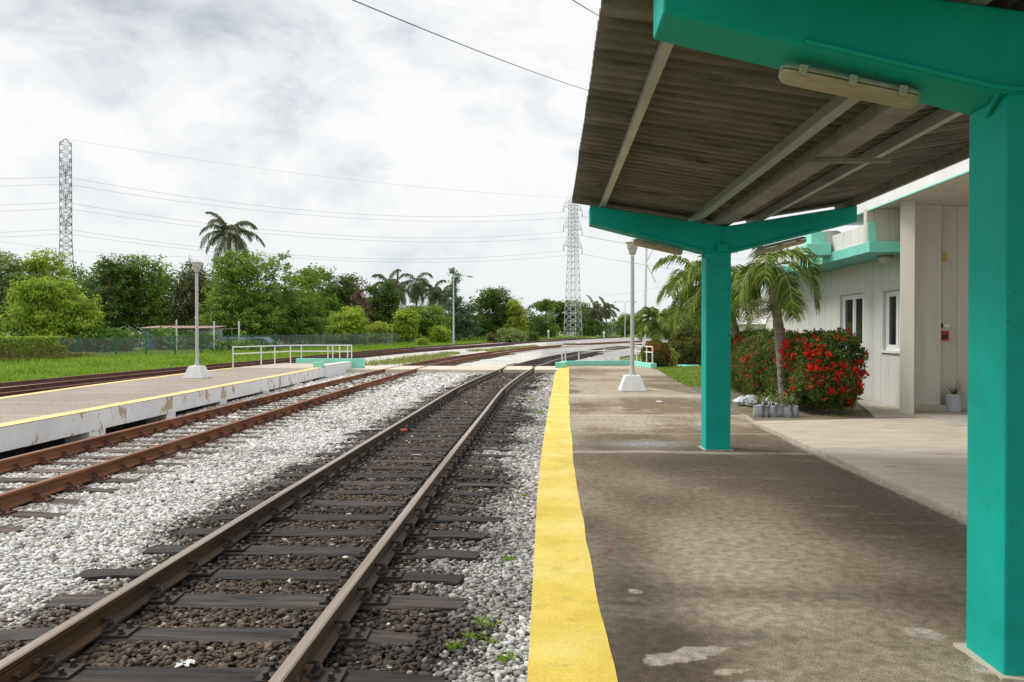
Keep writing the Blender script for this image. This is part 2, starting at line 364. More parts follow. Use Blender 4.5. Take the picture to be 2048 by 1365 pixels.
# ground sheet
def make_ground():
    ys = np.array([-60, -20, 0, 2.5, 20, 40, 45, 70, 100, 130, 160, 190, 260, 500, 1200, 3000.]); xs = np.array([-1500, -400, -120, -60, -30, -19.5, -17.5, -2, 0, 10, 40, 120, 400, 1500.])
    X, Y = np.meshgrid(xs, ys); Z = gzv(Y) - .52; Z = np.where((X > -18) & (X < -1) & (Y > 1) & (Y < 41), -.95, Z)
    v = np.stack([X, Y, Z], -1).reshape(-1, 3); nx = len(xs)
    f = [[j * nx + i, j * nx + i + 1, (j + 1) * nx + i + 1, (j + 1) * nx + i] for j in range(len(ys) - 1) for i in range(nx - 1)]
    tag(np_mesh('ground', v, np.array(f), 4, M['ground']), kind='structure')
make_ground()

# ballast colour by place
PEDGE = interp([(0, -.09), (3.3, -.10), (8, -.13), (13, -.09), (20.5, .01), (31.7, .226), (36.5, .62)])      # outer edge of near platform
LEDGE = interp([(0, -8.45), (11.8, -8.78), (16.5, -9.0), (20.7, -9.22), (27.9, -9.6), (33.5, -10.0), (38, -10.1)])
LFAR = interp([(0, -11.2), (17, -12.85), (21, -13.3), (25.4, -13.6), (33, -13.85), (38, -13.4)])
def ballast_col(X, Y):
    d = X - C1(Y); n = fbm(X * 1.1 + 5, Y * 1.1, 4); n2 = fbm(X * 5 + 50, Y * 5, 3); n3 = fbm(X * .45, Y * .45, 3)
    pale = np.stack([.78 + 0 * X, .765 + 0 * X, .725 + 0 * X], -1)
    pale = pale * (.8 + .35 * n3)[..., None] * np.where(X > -.95, .66, 1.0)[..., None]
    pale = pale * (1 - .22 * sst(.52, .75, fbm(X * 2.3 + 90, Y * 2.3, 3)))[..., None]
    brown = np.stack([.105 + 0 * X, .076 + 0 * X, .056 + 0 * X], -1); black = np.stack([.022 + 0 * X, .019 + 0 * X, .018 + 0 * X], -1)
    # oil close to rails, brown mid
    near_rail = np.exp(-((np.abs(np.abs(d) - .78)) / .22) ** 2)
    k = np.clip(near_rail + (n - .5) * 1.6 + .08, 0, 1)[..., None]
    dark = brown * (1 - k) + black * k
    strip = np.exp(-((d - 1.5 - .25 * (n3 - .5)) / .26) ** 2); dark = dark * (1 - strip[..., None] * .75) + black * strip[..., None] * .75
    dark = dark * (1 + .9 * sst(.6, .75, n2) * sst(16, 26, Y))[..., None]
    edgeL = -1.25 - .55 * (n - .5) * 2 - .1; edgeR = 1.62 + 1.1 * (n - .5) * 2
    ins = sst(edgeL - .35, edgeL + .25, d) * (1 - sst(edgeR - .3, edgeR + .4, d)) * (1 - sst(37.0, 37.8, Y))
    ins = np.clip(ins, 0, 1)[..., None]
    c = pale * (1 - ins) + dark * ins
    # brownish under track 2
    d2 = np.abs(X - C2(Y)); q = (1 - sst(1.2, 1.6, d2))[..., None] * .22
    c = c * (1 - q) + brown * 2 * q
    return c
def ledge_drop(X, Y):   # the ballast falls away towards and under the middle platform
    dep = np.interp(Y, [0, 14.5, 18, 21, 29, 33, 40], [.24, .22, .11, .075, .05, .06, .0]); return dep * (sst(1.0, .15, X - LEDGE(Y)) + .9 * sst(.0, -.4, X - LEDGE(Y))) * (X > LFAR(Y) - 2.2)
def make_ballast():
    ys = np.concatenate([np.arange(1, 14, .12), np.arange(14, 38, .3), np.arange(38, 172, 1.5)]); nu = 180; us = np.linspace(0, 1, nu)
    V = []; 
    for y in ys:
        xl = float(C4(y)) - .9 - .3 * math.sin(y * .6); xr = float(PEDGE(y)) + .05 if y < 37 else float(C1(min(y, 100))) + 4.2 + max(0, y - 100) * .9 + .3 * math.sin(y * .5)
        if y > 37: xr = max(xr, float(C3(y)) + 2)
        # dense samples close to the near tracks
        x = xl + (xr - xl) * (1 - (1 - us) ** 1.5)
        V.append(np.stack([x, np.full(nu, y), np.full(nu, -.455 + gz(y))], -1))
    V = np.array(V); X, Y = V[..., 0], V[..., 1]
    V[..., 2] += .015 * (fbm(X * 6, Y * 6, 3) - .5) - ledge_drop(X, Y)
    c = ballast_col(X, Y)
    # weeds / green tint far out between tracks
    gr = sst(.60, .70, fbm(X * .35 + 3, Y * .12, 4)) * sst(40, 50, Y)
    mid = np.exp(-((X - (C2(Y) + C3(Y)) / 2 + 1) / 1.4) ** 2) * sst(38, 60, Y)
    gr = np.clip(gr * mid * 2.0, 0, 1)[..., None]
    c = c * (1 - gr) + np.array([.14, .19, .05]) * gr
    n0, n1 = V.shape[:2]; idx = np.arange(n0 * n1).reshape(n0, n1)
    f = np.stack([idx[:-1, :-1], idx[:-1, 1:], idx[1:, 1:], idx[1:, :-1]], -1).reshape(-1, 4)
    tag(np_mesh('ballast', V.reshape(-1, 3), f, 4, M['ballast'], col=c.reshape(-1, 3), smooth=True), kind='structure')
make_ballast()

# ------------------------------------------------------------------ loose stones
t_ = (1 + 5 ** .5) / 2
ICO = np.array([(-1, t_, 0), (1, t_, 0), (-1, -t_, 0), (1, -t_, 0), (0, -1, t_), (0, 1, t_), (0, -1, -t_), (0, 1, -t_), (t_, 0, -1), (t_, 0, 1), (-t_, 0, -1), (-t_, 0, 1)]); ICO /= np.linalg.norm(ICO[0])
ICF = np.array([(0, 11, 5), (0, 5, 1), (0, 1, 7), (0, 7, 10), (0, 10, 11), (1, 5, 9), (5, 11, 4), (11, 10, 2), (10, 7, 6), (7, 1, 8), (3, 9, 4), (3, 4, 2), (3, 2, 6), (3, 6, 8), (3, 8, 9), (4, 9, 5), (2, 4, 11), (6, 2, 10), (8, 6, 7), (9, 8, 1)])
def rand_rot(n):
    q = RNG.normal(size=(n, 4)); q /= np.linalg.norm(q, axis=1)[:, None]; w, x, y, z = q.T
    return np.stack([np.stack([1 - 2 * (y * y + z * z), 2 * (x * y - z * w), 2 * (x * z + y * w)], -1), np.stack([2 * (x * y + z * w), 1 - 2 * (x * x + z * z), 2 * (y * z - x * w)], -1), np.stack([2 * (x * z - y * w), 2 * (y * z + x * w), 1 - 2 * (x * x + y * y)], -1)], 1)
SLEEP1 = []   # filled with (x,y,half length, half width)
SLEEP2 = []
def stones(name, P, size, col, label=None):
    n = len(P); R = rand_rot(n)
    sh = ICO[None] * (1 + RNG.uniform(-.5, .34, (n, 12, 1))) * (size[:, None] * RNG.uniform(.5, 1.5, (n, 3)))[:, None, :]
    v = np.einsum('nij,nkj->nki', R, sh); v[..., 2] *= .62; v += P[:, None, :]
    f = (ICF[None] + (np.arange(n) * 12)[:, None, None]).reshape(-1, 3)
    c = np.repeat(col[:, None, :], 12, 1).reshape(-1, 3)
    return tag(np_mesh(name, v.reshape(-1, 3), f, 3, M['stone'], col=c), label, 'gravel', kind='stuff')
def sample_stones():
    P = []; SZ = []
    for (y0, y1, dens, s) in ((2.6, 5.5, 2300, .0175), (5.5, 9, 1900, .0175), (9, 16, 1050, .0205), (16, 26, 380, .027), (26, 37, 90, .05)):
        xl = max(-9.9, -.76 * y1 - .6); A = (y1 - y0) * (0.4 - xl); n = int(A * dens)
        x = RNG.uniform(xl, .4, n); y = RNG.uniform(y0, y1, n)
        ok = (x < PEDGE(y) - .01) & (x > -.77 * y - .7) & (x > LEDGE(y) - .5)
        x, y = x[ok], y[ok]; P.append(np.stack([x, y], -1)); SZ.append(s * np.clip(RNG.lognormal(0, .36, len(x)), .4, 1.7))
    P = np.concatenate(P); SZ = np.concatenate(SZ); keep = np.ones(len(P), bool)
    for (sl, C, z) in ((SLEEP1, C1, 0), (SLEEP2, C2, 0)):
        for (cx, cy, hl, hw, rz) in sl:
            dy = P[:, 1] - cy; near = np.abs(dy) < .45; dx = P[:, 0] - cx
            u = dx * math.cos(rz) + dy * math.sin(rz); w = -dx * math.sin(rz) + dy * math.cos(rz)
            keep &= ~(near & (np.abs(u) < hl - .01) & (np.abs(w) < hw - .006) & (RNG.random(len(P)) > .006))
    for C in (C1, C2):
        d = np.abs(np.abs(P[:, 0] - C(P[:, 1])) - .7525); keep &= ~(d < .075)
    P = P[keep]; SZ = SZ[keep]; X, Y = P.T
    c = ballast_col(X + RNG.normal(0, .10, len(X)), Y + RNG.normal(0, .10, len(X))); b = RNG.lognormal(0, .28, len(X))[:, None]
    # stray stones of the other colour
    sw = RNG.random(len(X)) < .035; lum = c.mean(1)
    c = np.where((sw & (lum < .3))[:, None], np.array([.42, .38, .32]), c); c = np.where((sw & (lum > .4))[:, None], np.array([.27, .235, .19]), c)
    c = np.clip(c * b * np.array([1, 1, 1]) * (1 + RNG.uniform(-.04, .04, (len(X), 3))), .01, .86)
    lum = c.mean(1)
    z = -.452 + RNG.uniform(-.012, .018, len(X)) + .016 * (np.abs(X - C1(Y)) < 1.35) + .02 * (fbm(X * 2, Y * 2, 2) - .5)
    z += np.where(np.abs(X - C1(Y)) > 1.5, .015, 0) - ledge_drop(X, Y)
    P3 = np.stack([X, Y, z], -1); dk = lum < .24
    stones('dark_gravel', P3[dk], SZ[dk] * 1.12, c[dk], 'oily dark brown stones between the sleepers of the near track')
    stones('pale_gravel', P3[~dk], SZ[~dk], c[~dk], 'pale grey crushed stone spread between the tracks')

# ------------------------------------------------------------------ tracks
RT = -.23
SEC = [(-.07, -.165), (.07, -.165), (.07, -.152), (.016, -.132), (.010, -.05), (.036, -.036), (.037, -.008), (.028, 0), (-.028, 0), (-.037, -.008), (-.036, -.036), (-.010, -.05), (-.016, -.132), (-.07, -.152)]
def sleeper_mesh(L_, w, m_, seed):
    r = random.Random(seed); b = MB(); nx = 9; vs = []; h = .16
    ring = [(-w / 2, -h), (w / 2, -h), (w / 2, -.012), (w / 2 - .012, 0), (0, .002), (-w / 2 + .012, 0), (-w / 2, -.012)]
    for i in range(nx):
        t = i / (nx - 1); x = -L_ / 2 + t * L_
        wear = .25 if i in (0, nx - 1) else 0
        for (a, z) in ring:
            vs.append((x + r.uniform(-.02, .02) - (.05 if wear else 0) * r.random() * (1 if i else -1), a * (1 - wear * r.uniform(.1, .8)) + r.uniform(-.008, .008), z + r.uniform(-.009, .003) - wear * r.uniform(.02, .10)))
    n = len(ring); fs = [(i * n + k, i * n + (k + 1) % n, (i + 1) * n + (k + 1) % n, (i + 1) * n + k) for i in range(nx - 1) for k in range(n)]
    fs += [tuple(range(n))[::-1], tuple(range((nx - 1) * n, nx * n))]
    b.add(vs, [f[::-1] for f in fs]); me = bpy.data.meshes.new('sleeper'); me.from_pydata(b.v, [], b.f); me.materials.append(m_)
    import bmesh
    bm = bmesh.new(); bm.from_mesh(me); bmesh.ops.recalc_face_normals(bm, faces=bm.faces); bm.to_mesh(me); bm.free(); return me
def clip_mesh(m_):
    b = MB(); s = 1  # plate runs +x away from the rail web
    b.box(.045, .235, -.085, .085, 0, .016); b.box(.05, .115, -.05, .05, .016, .036)
    for y in (-.052, .052): b.lathe((.18, y, .016), [(.026, 0), (.026, .008), (.017, .008), (.017, .034), (.012, .038)], 6)
    b.lathe((.088, 0, .036), [(.03, 0), (.03, .01), (.019, .01), (.019, .036), (.01, .05), (.01, .062)], 6)
    pts = [(.06 + .05 * math.cos(t), .035 * math.sin(t) * 1.5, .045 + .028 * math.sin(t * .5)) for t in [i * math.pi / 6 for i in range(-5, 6)]]
    b.path(pts, .011, 6)
    me = bpy.data.meshes.new('rail_clip'); me.from_pydata(b.v, [], b.f); me.materials.append(m_); return me
def rails(parent, C, y0, y1, m_, top_, two=True, offs=(-.7525, .7525)):
    for o in offs:
        b = MB(); p = path_of(C, y0, y1, 1.0, RT, o); b.sweep(SEC, p, 0, 1, (6, 7, 8)); b.build('rail', [m_, top_], parent, smooth=True)
def track(name, label, C, y0, y1, s_y0, s_y1, pitch, wm, rm, tm, cm, clips_until, jitter, store, far_y1, seed):
    t = empty(name, (0, 0, 0), label=label, cat='railway track', group='tracks of the station')
    rails(t, C, y0, y1, rm, tm)
    r = random.Random(seed); ms = [sleeper_mesh(2.75 + .12 * k, .225 + .012 * (k % 3), wm, seed + k) for k in range(5)]; cl = clip_mesh(cm)
    y = s_y0; n = 0
    while y < s_y1 and n < 100:
        k = r.randrange(5); me = ms[k]; x = float(C(y)); dx = (float(C(y + .1)) - float(C(y - .1))) / .2; rz = -math.atan(dx) + r.uniform(-.03, .03); off = r.gauss(0, jitter)
        o = link('sleeper', me, t); o.location = (x + off, y, RT - .17 + gz(y) + r.uniform(-.010, .003)); o.rotation_euler = (r.uniform(-.03, .03), 0, rz)
        store.append((x + off, y, (2.75 + .12 * k) / 2, .1125 + .006 * (k % 3), rz)); n += 1
        if y < clips_until:
            for ro in (-.7525, .7525):
                for sgn in (1, -1):
                    c = link('rail_clip', cl, o); c.location = (ro - off, 0, .001); c.rotation_euler = (0, 0, 0 if sgn > 0 else math.pi)
        y += pitch * r.uniform(.88, 1.12)
        if 36.4 < y < 41.3 and name: y = 41.4
    # joint bars
    return t
t1 = track('railway_track', 'nearest track with oil black sleepers and worn brown rails beside the yellow platform edge', C1, 1.2, 112, 2.95, 72, .60, M['wood_dark'], M['railbrown'], M['railtop'], M['iron'], 24, .11, SLEEP1, 0, 3)
t2 = track('railway_track', 'middle track with orange rusty rails and grey sleepers along the white platform wall', C2, 3.0, 122, 6.0, 66, .63, M['wood_grey'], M['rust'], M['rusttop'], M['ironrust'], 24, .06, SLEEP2, 0, 5)
t3 = empty('railway_track', (0, 0, 0), label='farthest track with dark rusty rails running past the green fence', cat='railway track', group='tracks of the station')
rails(t3, C3, 12, 166, M['rustdark'], M['rusttop'])
b = MB()
for y in np.arange(14, 100, .65):
    x = float(C3(y)); b.box(x - 1.2, x + 1.2, y - .11, y + .11, RT - .33 + gz(y), RT - .172 + gz(y))
tag(b.build('sleeper', M['wood_grey'], t3), kind='stuff')
b = MB(); b.sweep(SEC, path_of(C4, 12, 160, 1.0, RT), 0, 1, (6, 7, 8)); o = b.build('spare_rail', [M['rustdark'], M['rusttop']], None, smooth=True)
tag(o, 'single dark rusty rail lying beyond the farthest track by the grass bank', 'rail')
def joint(parent, C, y, offs, m_):
    for o in offs:
        x = float(C(y)) + o; dx = (float(C(y + .1)) - float(C(y - .1))) / .2
        for s in (-1, 1):
            b = MB(); b.box(.012 * s if s > 0 else -.034, .034 if s > 0 else -.012, -.32, .32, -.125, -.045)
            for yy in (-.24, -.08, .08, .24):
                b.tube((.03 * s, yy, -.085), (.062 * s, yy, -.085), .02, n=6)
            j = b.build('joint_bar', m_, parent, bevel=.004); j.location = (x, y, RT + gz(y)); j.rotation_euler = (0, 0, -math.atan(dx))
joint(t1, C1, 3.85, (-.7525, .7525), M['railbrown']); joint(t1, C1, 24, (-.7525, .7525), M['iron'])
joint(t2, C2, 19.6, (-.7525, .7525), M['iron']); joint(t2, C2, 33.2, (-.7525, .7525), M['iron'])
sample_stones()

# concrete crossing
b = MB()
def crosspoly(x0, x1, j0, j1):
    b.prism([(x0, 36.9 + j0), (x1, 36.9 + j1), (x1, 40.9), (x0, 40.9)], -.5, -.243)
c1a, c1b, c2a, c2b = float(C1(39)) - .83, float(C1(39)) + .67, float(C2(39)) - .84, float(C2(39)) + .67
crosspoly(-13.6, c2a, .1, 0); crosspoly(c2a + .15, c2b, 0, .25); crosspoly(c2b + .17, c1a, .2, -.35); crosspoly(c1a + .17, c1b, 0, 0); crosspoly(c1b + .16, .75, 0, .2)
tag(b.build('crossing_path', M['paleslab'], bevel=.01), kind='structure')

# ------------------------------------------------------------------ near platform
REDGE = interp([(-8, 3.4), (0, 3.4), (13, 3.42), (14.2, 3.56), (16, 3.5), (20.8, 3.77), (26.3, 3.99), (33, 4.3), (36.5, 4.0)])
YIN = interp([(-8, .30), (0, .275), (3.3, .271), (8, .25), (10, .262), (12.5, .30), (18.5, .408), (33, .74), (36.5, .85)])
plat = empty('station_platform', (2, 10, 0), label='near grey concrete platform with a broad yellow edge stripe under the canopy', cat='platform')
def world_child(o, p):   # keep world coordinates of the mesh under an empty
    o.location = (-p.location.x, -p.location.y, -p.location.z); return o
def plat_col(X, Y):
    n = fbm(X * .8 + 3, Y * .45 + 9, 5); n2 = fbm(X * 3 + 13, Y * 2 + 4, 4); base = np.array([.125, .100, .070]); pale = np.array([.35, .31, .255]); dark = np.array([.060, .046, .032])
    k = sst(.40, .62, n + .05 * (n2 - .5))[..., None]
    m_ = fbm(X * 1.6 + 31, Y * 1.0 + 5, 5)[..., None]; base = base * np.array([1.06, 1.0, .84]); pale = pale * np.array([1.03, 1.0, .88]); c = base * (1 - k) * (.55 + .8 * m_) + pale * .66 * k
    dk = np.clip(sst(1.4, 2.8, X) * sst(13, 4, -(-Y)) * 0, 0, 1)
    # worn pale blotches in the middle of the near floor
    for (x, y, rx, ry, a) in ((1.3, 5.7, .62, .8, .85), (1.15, 4.9, .55, .45, .6), (1.25, 4.1, .75, .32, .7), (1.6, 3.45, .8, .25, .5), (2.2, 5.3, .5, .6, .25), (.9, 7.8, .5, .6, .4), (1.7, 6.9, .5, .5, .35)):
        e = np.exp(-(((X - x) / rx) ** 2 + ((Y - y) / ry) ** 2)) * a * (.55 + .9 * n2); e = np.clip(e, 0, 1)[..., None]; c = c * (1 - e) + pale * e
    for (x, y, rx, ry, a) in ((2.9, 7.0, .9, 3.2, .9), (.45, 4.3, .28, 1.3, .85), (2.4, 9.0, 1.2, 1.1, .6), (.5, 3.6, .3, .5, .7), (2.6, 4.3, .9, .5, .6), (1.1, 4.5, 1.2, .14, .45), (.8, 3.85, .5, .12, .5), (2.6, 5.8, .4, .8, .4)):
        e = np.exp(-(((X - x) / rx) ** 2 + ((Y - y) / ry) ** 2)) * a; e = np.clip(e, 0, 1)[..., None]; c = c * (1 - e) + dark * e
    # chipped mortar smears: hard-edged
    e1 = fbm(X * 9 + 2, Y * 9 + 7, 4)
    for (x, y, rx, ry, rot) in ((.62, 3.62, .17, .06, .5), (.46, 3.53, .03, .03, 0), (.80, 3.45, .08, .02, .2), (1.87, 3.93, .10, .06, -.4), (.485, 4.48, .035, .04, 0), (2.0, 3.55, .10, .07, .4), (.84, 3.33, .10, .03, .3)):
        u = (X - x) * math.cos(rot) + (Y - y) * math.sin(rot); w = -(X - x) * math.sin(rot) + (Y - y) * math.cos(rot)
        d = (u / rx) ** 2 + (w / ry) ** 2; e = (1 - sst(.9, 1.1, d + (e1 - .5) * 4.2))[..., None]; c = c * (1 - e * .8) + np.array([.37, .335, .28]) * e * .8 + 0 * np.array([1, 1, 1]) * e
    # small scratches drawn out across the platform
    sc = fbm(X * 2.2, Y * 9, 4); e = (sst(.67, .72, sc) * (.10 + .30 * sst(9, 13, Y)))[..., None]; c = c * (1 - e) + np.array([.40, .37, .33]) * e
    # the slab colour turns paler beyond the canopy
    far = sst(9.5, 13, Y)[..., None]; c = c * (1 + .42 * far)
    for (yy, wd, a) in ((18.6, .55, .75), (14.15, .10, .6), (9.75, .10, .55), (23.5, .12, .5), (28.5, .12, .4), (13.0, .06, .5), (34.6, 1.2, .7), (11.6, .06, .3)):
        e = (np.exp(-((Y - yy + .25 * (n - .5)) / wd) ** 2) * a * (.45 + 1.1 * n2)); e = np.clip(e, 0, 1)[..., None]; c = c * (1 - e) + np.array([.50, .45, .38]) * e
    # puddle by the far pillar, its pale blue-grey sky sheen painted into the colour
    e = np.clip(np.exp(-(((X - 1.25) / .5) ** 2 + ((Y - 10.5) / .28) ** 2)) * .7, 0, 1)[..., None]; c = c * (1 - e) + np.array([.33, .35, .37]) * e
    # pale mortar lip near the right edge
    e = (sst(.12, .02, REDGE(Y) - X + .06 * (n2 - .5)) * sst(20, 14, -(-Y)) * .8); e = np.clip(np.where(Y < 14.5, e, 0), 0, 1)[..., None]; c = c * (1 - e) + np.array([.42, .38, .32]) * e
    return c
def grid_strip(name, fl, fr, ys, nu, z, m_, colf, parent):
    us = np.linspace(0, 1, nu); L_ = fl(ys); R_ = fr(ys)
    X = L_[:, None] + (R_ - L_)[:, None] * us[None]; Y = np.repeat(ys[:, None], nu, 1); V = np.stack([X, Y, np.full_like(X, z)], -1)
    idx = np.arange(X.size).reshape(X.shape); f = np.stack([idx[:-1, :-1], idx[:-1, 1:], idx[1:, 1:], idx[1:, :-1]], -1).reshape(-1, 4)
    return np_mesh(name, V.reshape(-1, 3), f, 4, m_, parent, col=None if colf is None else colf(X, Y).reshape(-1, 3), smooth=True)
ys = np.concatenate([np.arange(-6, 2.8, .4), np.arange(2.8, 7, .02), np.arange(7, 14, .045), np.arange(14, 36.3, .12)])
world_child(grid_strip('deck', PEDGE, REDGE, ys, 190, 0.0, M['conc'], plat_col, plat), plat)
b = MB(); ys2 = list(np.arange(-6, 36.3, .5)); L_ = [(float(PEDGE(y)) , y) for y in ys2]; R_ = [(float(REDGE(y)), y) for y in ys2]
b.prism(L_[::1] + R_[::-1], -.62, -.004)
world_child(b.build('slab', M['whitewash'], plat), plat)
wob = lambda y: YIN(y) + .02 * (fbm(np.asarray(y) * .9, np.asarray(y) * 0 + 3, 4) - .5) * 2
world_child(grid_strip('edge_stripe', lambda y: PEDGE(y) - .006, wob, np.arange(-6, 35.2, .06), 4, .005, M['yellow'], None, plat), plat)
b = MB(); KP = [(.30, 33.6), (.62, 35.6), (1.6, 36.15), (3.75, 36.35), (4.02, 34.9), (4.33, 33.1)]
b.sweep([(-.13, 0.002), (.13, 0.002), (.13, .22), (-.13, .22)], [(x, y, 0) for x, y in KP]); b.box(.14, .58, 33.35, 33.75, .002, .24)
world_child(b.build('end_kerb', M['mint'], plat, bevel=.015), plat)
# ------------------------------------------------------------------ white railings
def railing(name, label, pts, posts, z0, h, mids, pz=None):
    o = empty(name, (pts[0][0], pts[0][1], z0), label=label, cat='railing')
    for hh, nm in ((h, 'top_rail'), (mids, 'middle_rail')):
        b = MB(); b.path([(x, y, z0 + hh) for x, y in pts], .026, 8); world_child(b.build(nm, M['whitepaint'], o, smooth=True), o)
    for (x, y, zb) in posts:
        b = MB(); b.tube((x, y, zb), (x, y, z0 + h + .03), .028); world_child(b.build('post', M['whitepaint'], o, smooth=True), o)
    return o
railing('railing', 'white pipe railing on the mint kerb at the end of the near platform', [(.45, 34.5), (.62, 35.6), (1.6, 36.15), (3.75, 36.35), (4.02, 34.9), (4.30, 33.25)],
        [(.45, 34.5, .22), (.62, 35.6, .22), (1.25, 35.95, .22), (2.45, 36.23, .22), (3.75, 36.35, .22), (3.90, 35.6, .22), (4.02, 34.9, .22), (4.16, 34.1, .22), (4.30, 33.25, .22)], 0, .92, .68)
railing('railing', 'white pipe railing at the end of the platform between the tracks', [(-13.85, 32.8), (-13.55, 34.7), (-13.0, 37.7), (-12.7, 38.0), (-10.0, 38.0)],
        [(-13.85, 32.8, 0), (-13.45, 35.0, 0), (-13.25, 36.2, 0), (-13.0, 37.7, 0), (-12.55, 38.0, .22), (-11.2, 38, .22), (-10.95, 38, .22), (-10.6, 38, .22), (-10.2, 38, .22), (-10.0, 38.0, .22)], 0, .90, .60)

# ------------------------------------------------------------------ platform between the tracks
lp = empty('station_platform', (-11, 20, 0), label='low grey platform between tracks with yellow edges and a peeling white side wall', cat='platform')
def lcol(X, Y):
    n = fbm(X * .8, Y * .5 + 40, 4); c = np.array([.30, .26, .215]) * (.85 + .35 * n)[..., None]
    for yy in (13.6, 16.2, 19.0, 22.0, 24.6, 27.5):
        e = np.clip(np.exp(-((Y - yy) / .045) ** 2) * .7 * (.4 + n), 0, 1)[..., None]; c = c * (1 - e) + np.array([.5, .46, .4]) * e
    e = sst(32.2, 33.0, Y - .5 * n)[..., None]; c = c * (1 - e) + np.array([.50, .45, .39]) * e
    return c
ys = np.arange(3, 38.01, .1)
world_child(grid_strip('deck', LFAR, LEDGE, ys, 60, 0.0, M['conc'], lcol, lp), lp)
world_child(grid_strip('edge_stripe', lambda y: LEDGE(y) - .34 - .02 * np.sin(y * 2), lambda y: LEDGE(y) + .006, np.arange(3, 33.5, .3), 2, .006, M['yellowpale'], None, lp), lp)
world_child(grid_strip('edge_stripe', lambda y: LFAR(y), lambda y: LFAR(y) + .3, np.arange(3, 32.8, .3), 2, .006, M['yellowpale'], None, lp), lp)
b = MB(); yl = list(np.arange(3, 38.01, .5)); b.prism([(float(LFAR(y)), y) for y in yl] + [(float(LEDGE(y)) - .01, y) for y in yl[::-1]], -.16, -.006)
world_child(b.build('slab', M['brownbrick'], lp), lp)
b = MB(); b.sweep([(-.14, -.40), (0, -.40), (0, -.006), (-.14, -.006)], [(float(LEDGE(y)), y, 0) for y in np.arange(3, 33.6, .5)])
world_child(b.build('side_wall', M['white_peel'], lp, bevel=.006), lp)
PY = [(4.6, 5.0), (9.2, 9.65), (14.4, 14.95), (17.7, 18.15), (21.05, 21.5), (24.8, 25.3), (28.6, 29.1)]
for y0, y1 in PY:
    b = MB(); x = float(LEDGE((y0 + y1) / 2)); b.box(x - .50, x - .012, y0, y1, -.75, -.395)
    world_child(b.build('pier', M['white_peel'], lp, bevel=.006), lp)
for (y0, y1) in ((-9, 9),):
    b = MB(); b.sweep([(.1, -.8), (.3, -.8), (.3, -.17), (.1, -.17)], [(float(LFAR(y)), y, 0) for y in np.arange(3, 38, 1.0)]); world_child(b.build('back_wall', M['brownbrick'], lp), lp)
b = MB(); b.box(-10.32, -9.95, 33.5, 37.87, -.6, .10); world_child(b.build('ramp_wall', M['whitewash'], lp, bevel=.01), lp)
b = MB(); b.box(-10.42, -10.05, 33.1, 33.48, .002, .23); world_child(b.build('end_block', M['mint'], lp, bevel=.01), lp)
b = MB(); b.box(-12.8, -9.35, 37.9, 38.15, -.5, .24); world_child(b.build('end_kerb', M['mint'], lp, bevel=.01), lp)

# ------------------------------------------------------------------ lamp posts
def lamp_post(x, y, rz, label, lean=0):
    o = empty('lamp_post', (x, y, .003), rz, label, 'lamp post', 'lamp posts on the platforms')
    b = MB(); a, c = .345, .20
    b.add([(-a, -a, 0), (a, -a, 0), (a, a, 0), (-a, a, 0), (-c, -c, .40), (c, -c, .40), (c, c, .40), (-c, c, .40)], [(0, 3, 2, 1), (4, 5, 6, 7), (0, 1, 5, 4), (1, 2, 6, 5), (2, 3, 7, 6), (3, 0, 4, 7)])
    b.build('base', M['whitewash'], o, bevel=.015)
    b = MB(); b.lathe((0, 0, .40), [(.12, 0), (.12, .015), (.075, .04), (.056, .16), (.052, .3), (.05, 3.12)], 16); b.build('pole', M['lampgrey'], o, smooth=True)
    b = MB(); b.lathe((0, 0, 3.52), [(.05, .02), (.075, .04), (.085, .05), (.115, .165), (.12, .175), (.10, .18)], 16); b.build('collar', M['lampgrey'], o, smooth=True)
    b = MB(); b.lathe((0, 0, 3.70), [(.125, 0), (.132, .01), (.150, .155)], 20); b.build('lamp_bowl', M['lampbowl'], o, smooth=True)
    b = MB(); b.lathe((0, 0, 3.857), [(.19, 0), (.20, .012), (.19, .022), (.11, .05), (.035, .075), (.03, .10)], 20); b.build('lamp_cap', M['lampgrey'], o, smooth=True)
    for k in range(4):
        b = MB(); an = math.pi / 4 + k * math.pi / 2; b.lathe((.085 * math.cos(an), .085 * math.sin(an), .41), [(.014, 0), (.014, .03), (.006, .04)], 6); b.build('bolt', M['galv'], o)
    return o
lamp_post(2.10, 20.3, 0.0, 'grey lamp post on a white block on the near platform')
lamp_post(-11.92, 25.3, 0.0, 'grey lamp post on a white block on the platform between tracks')

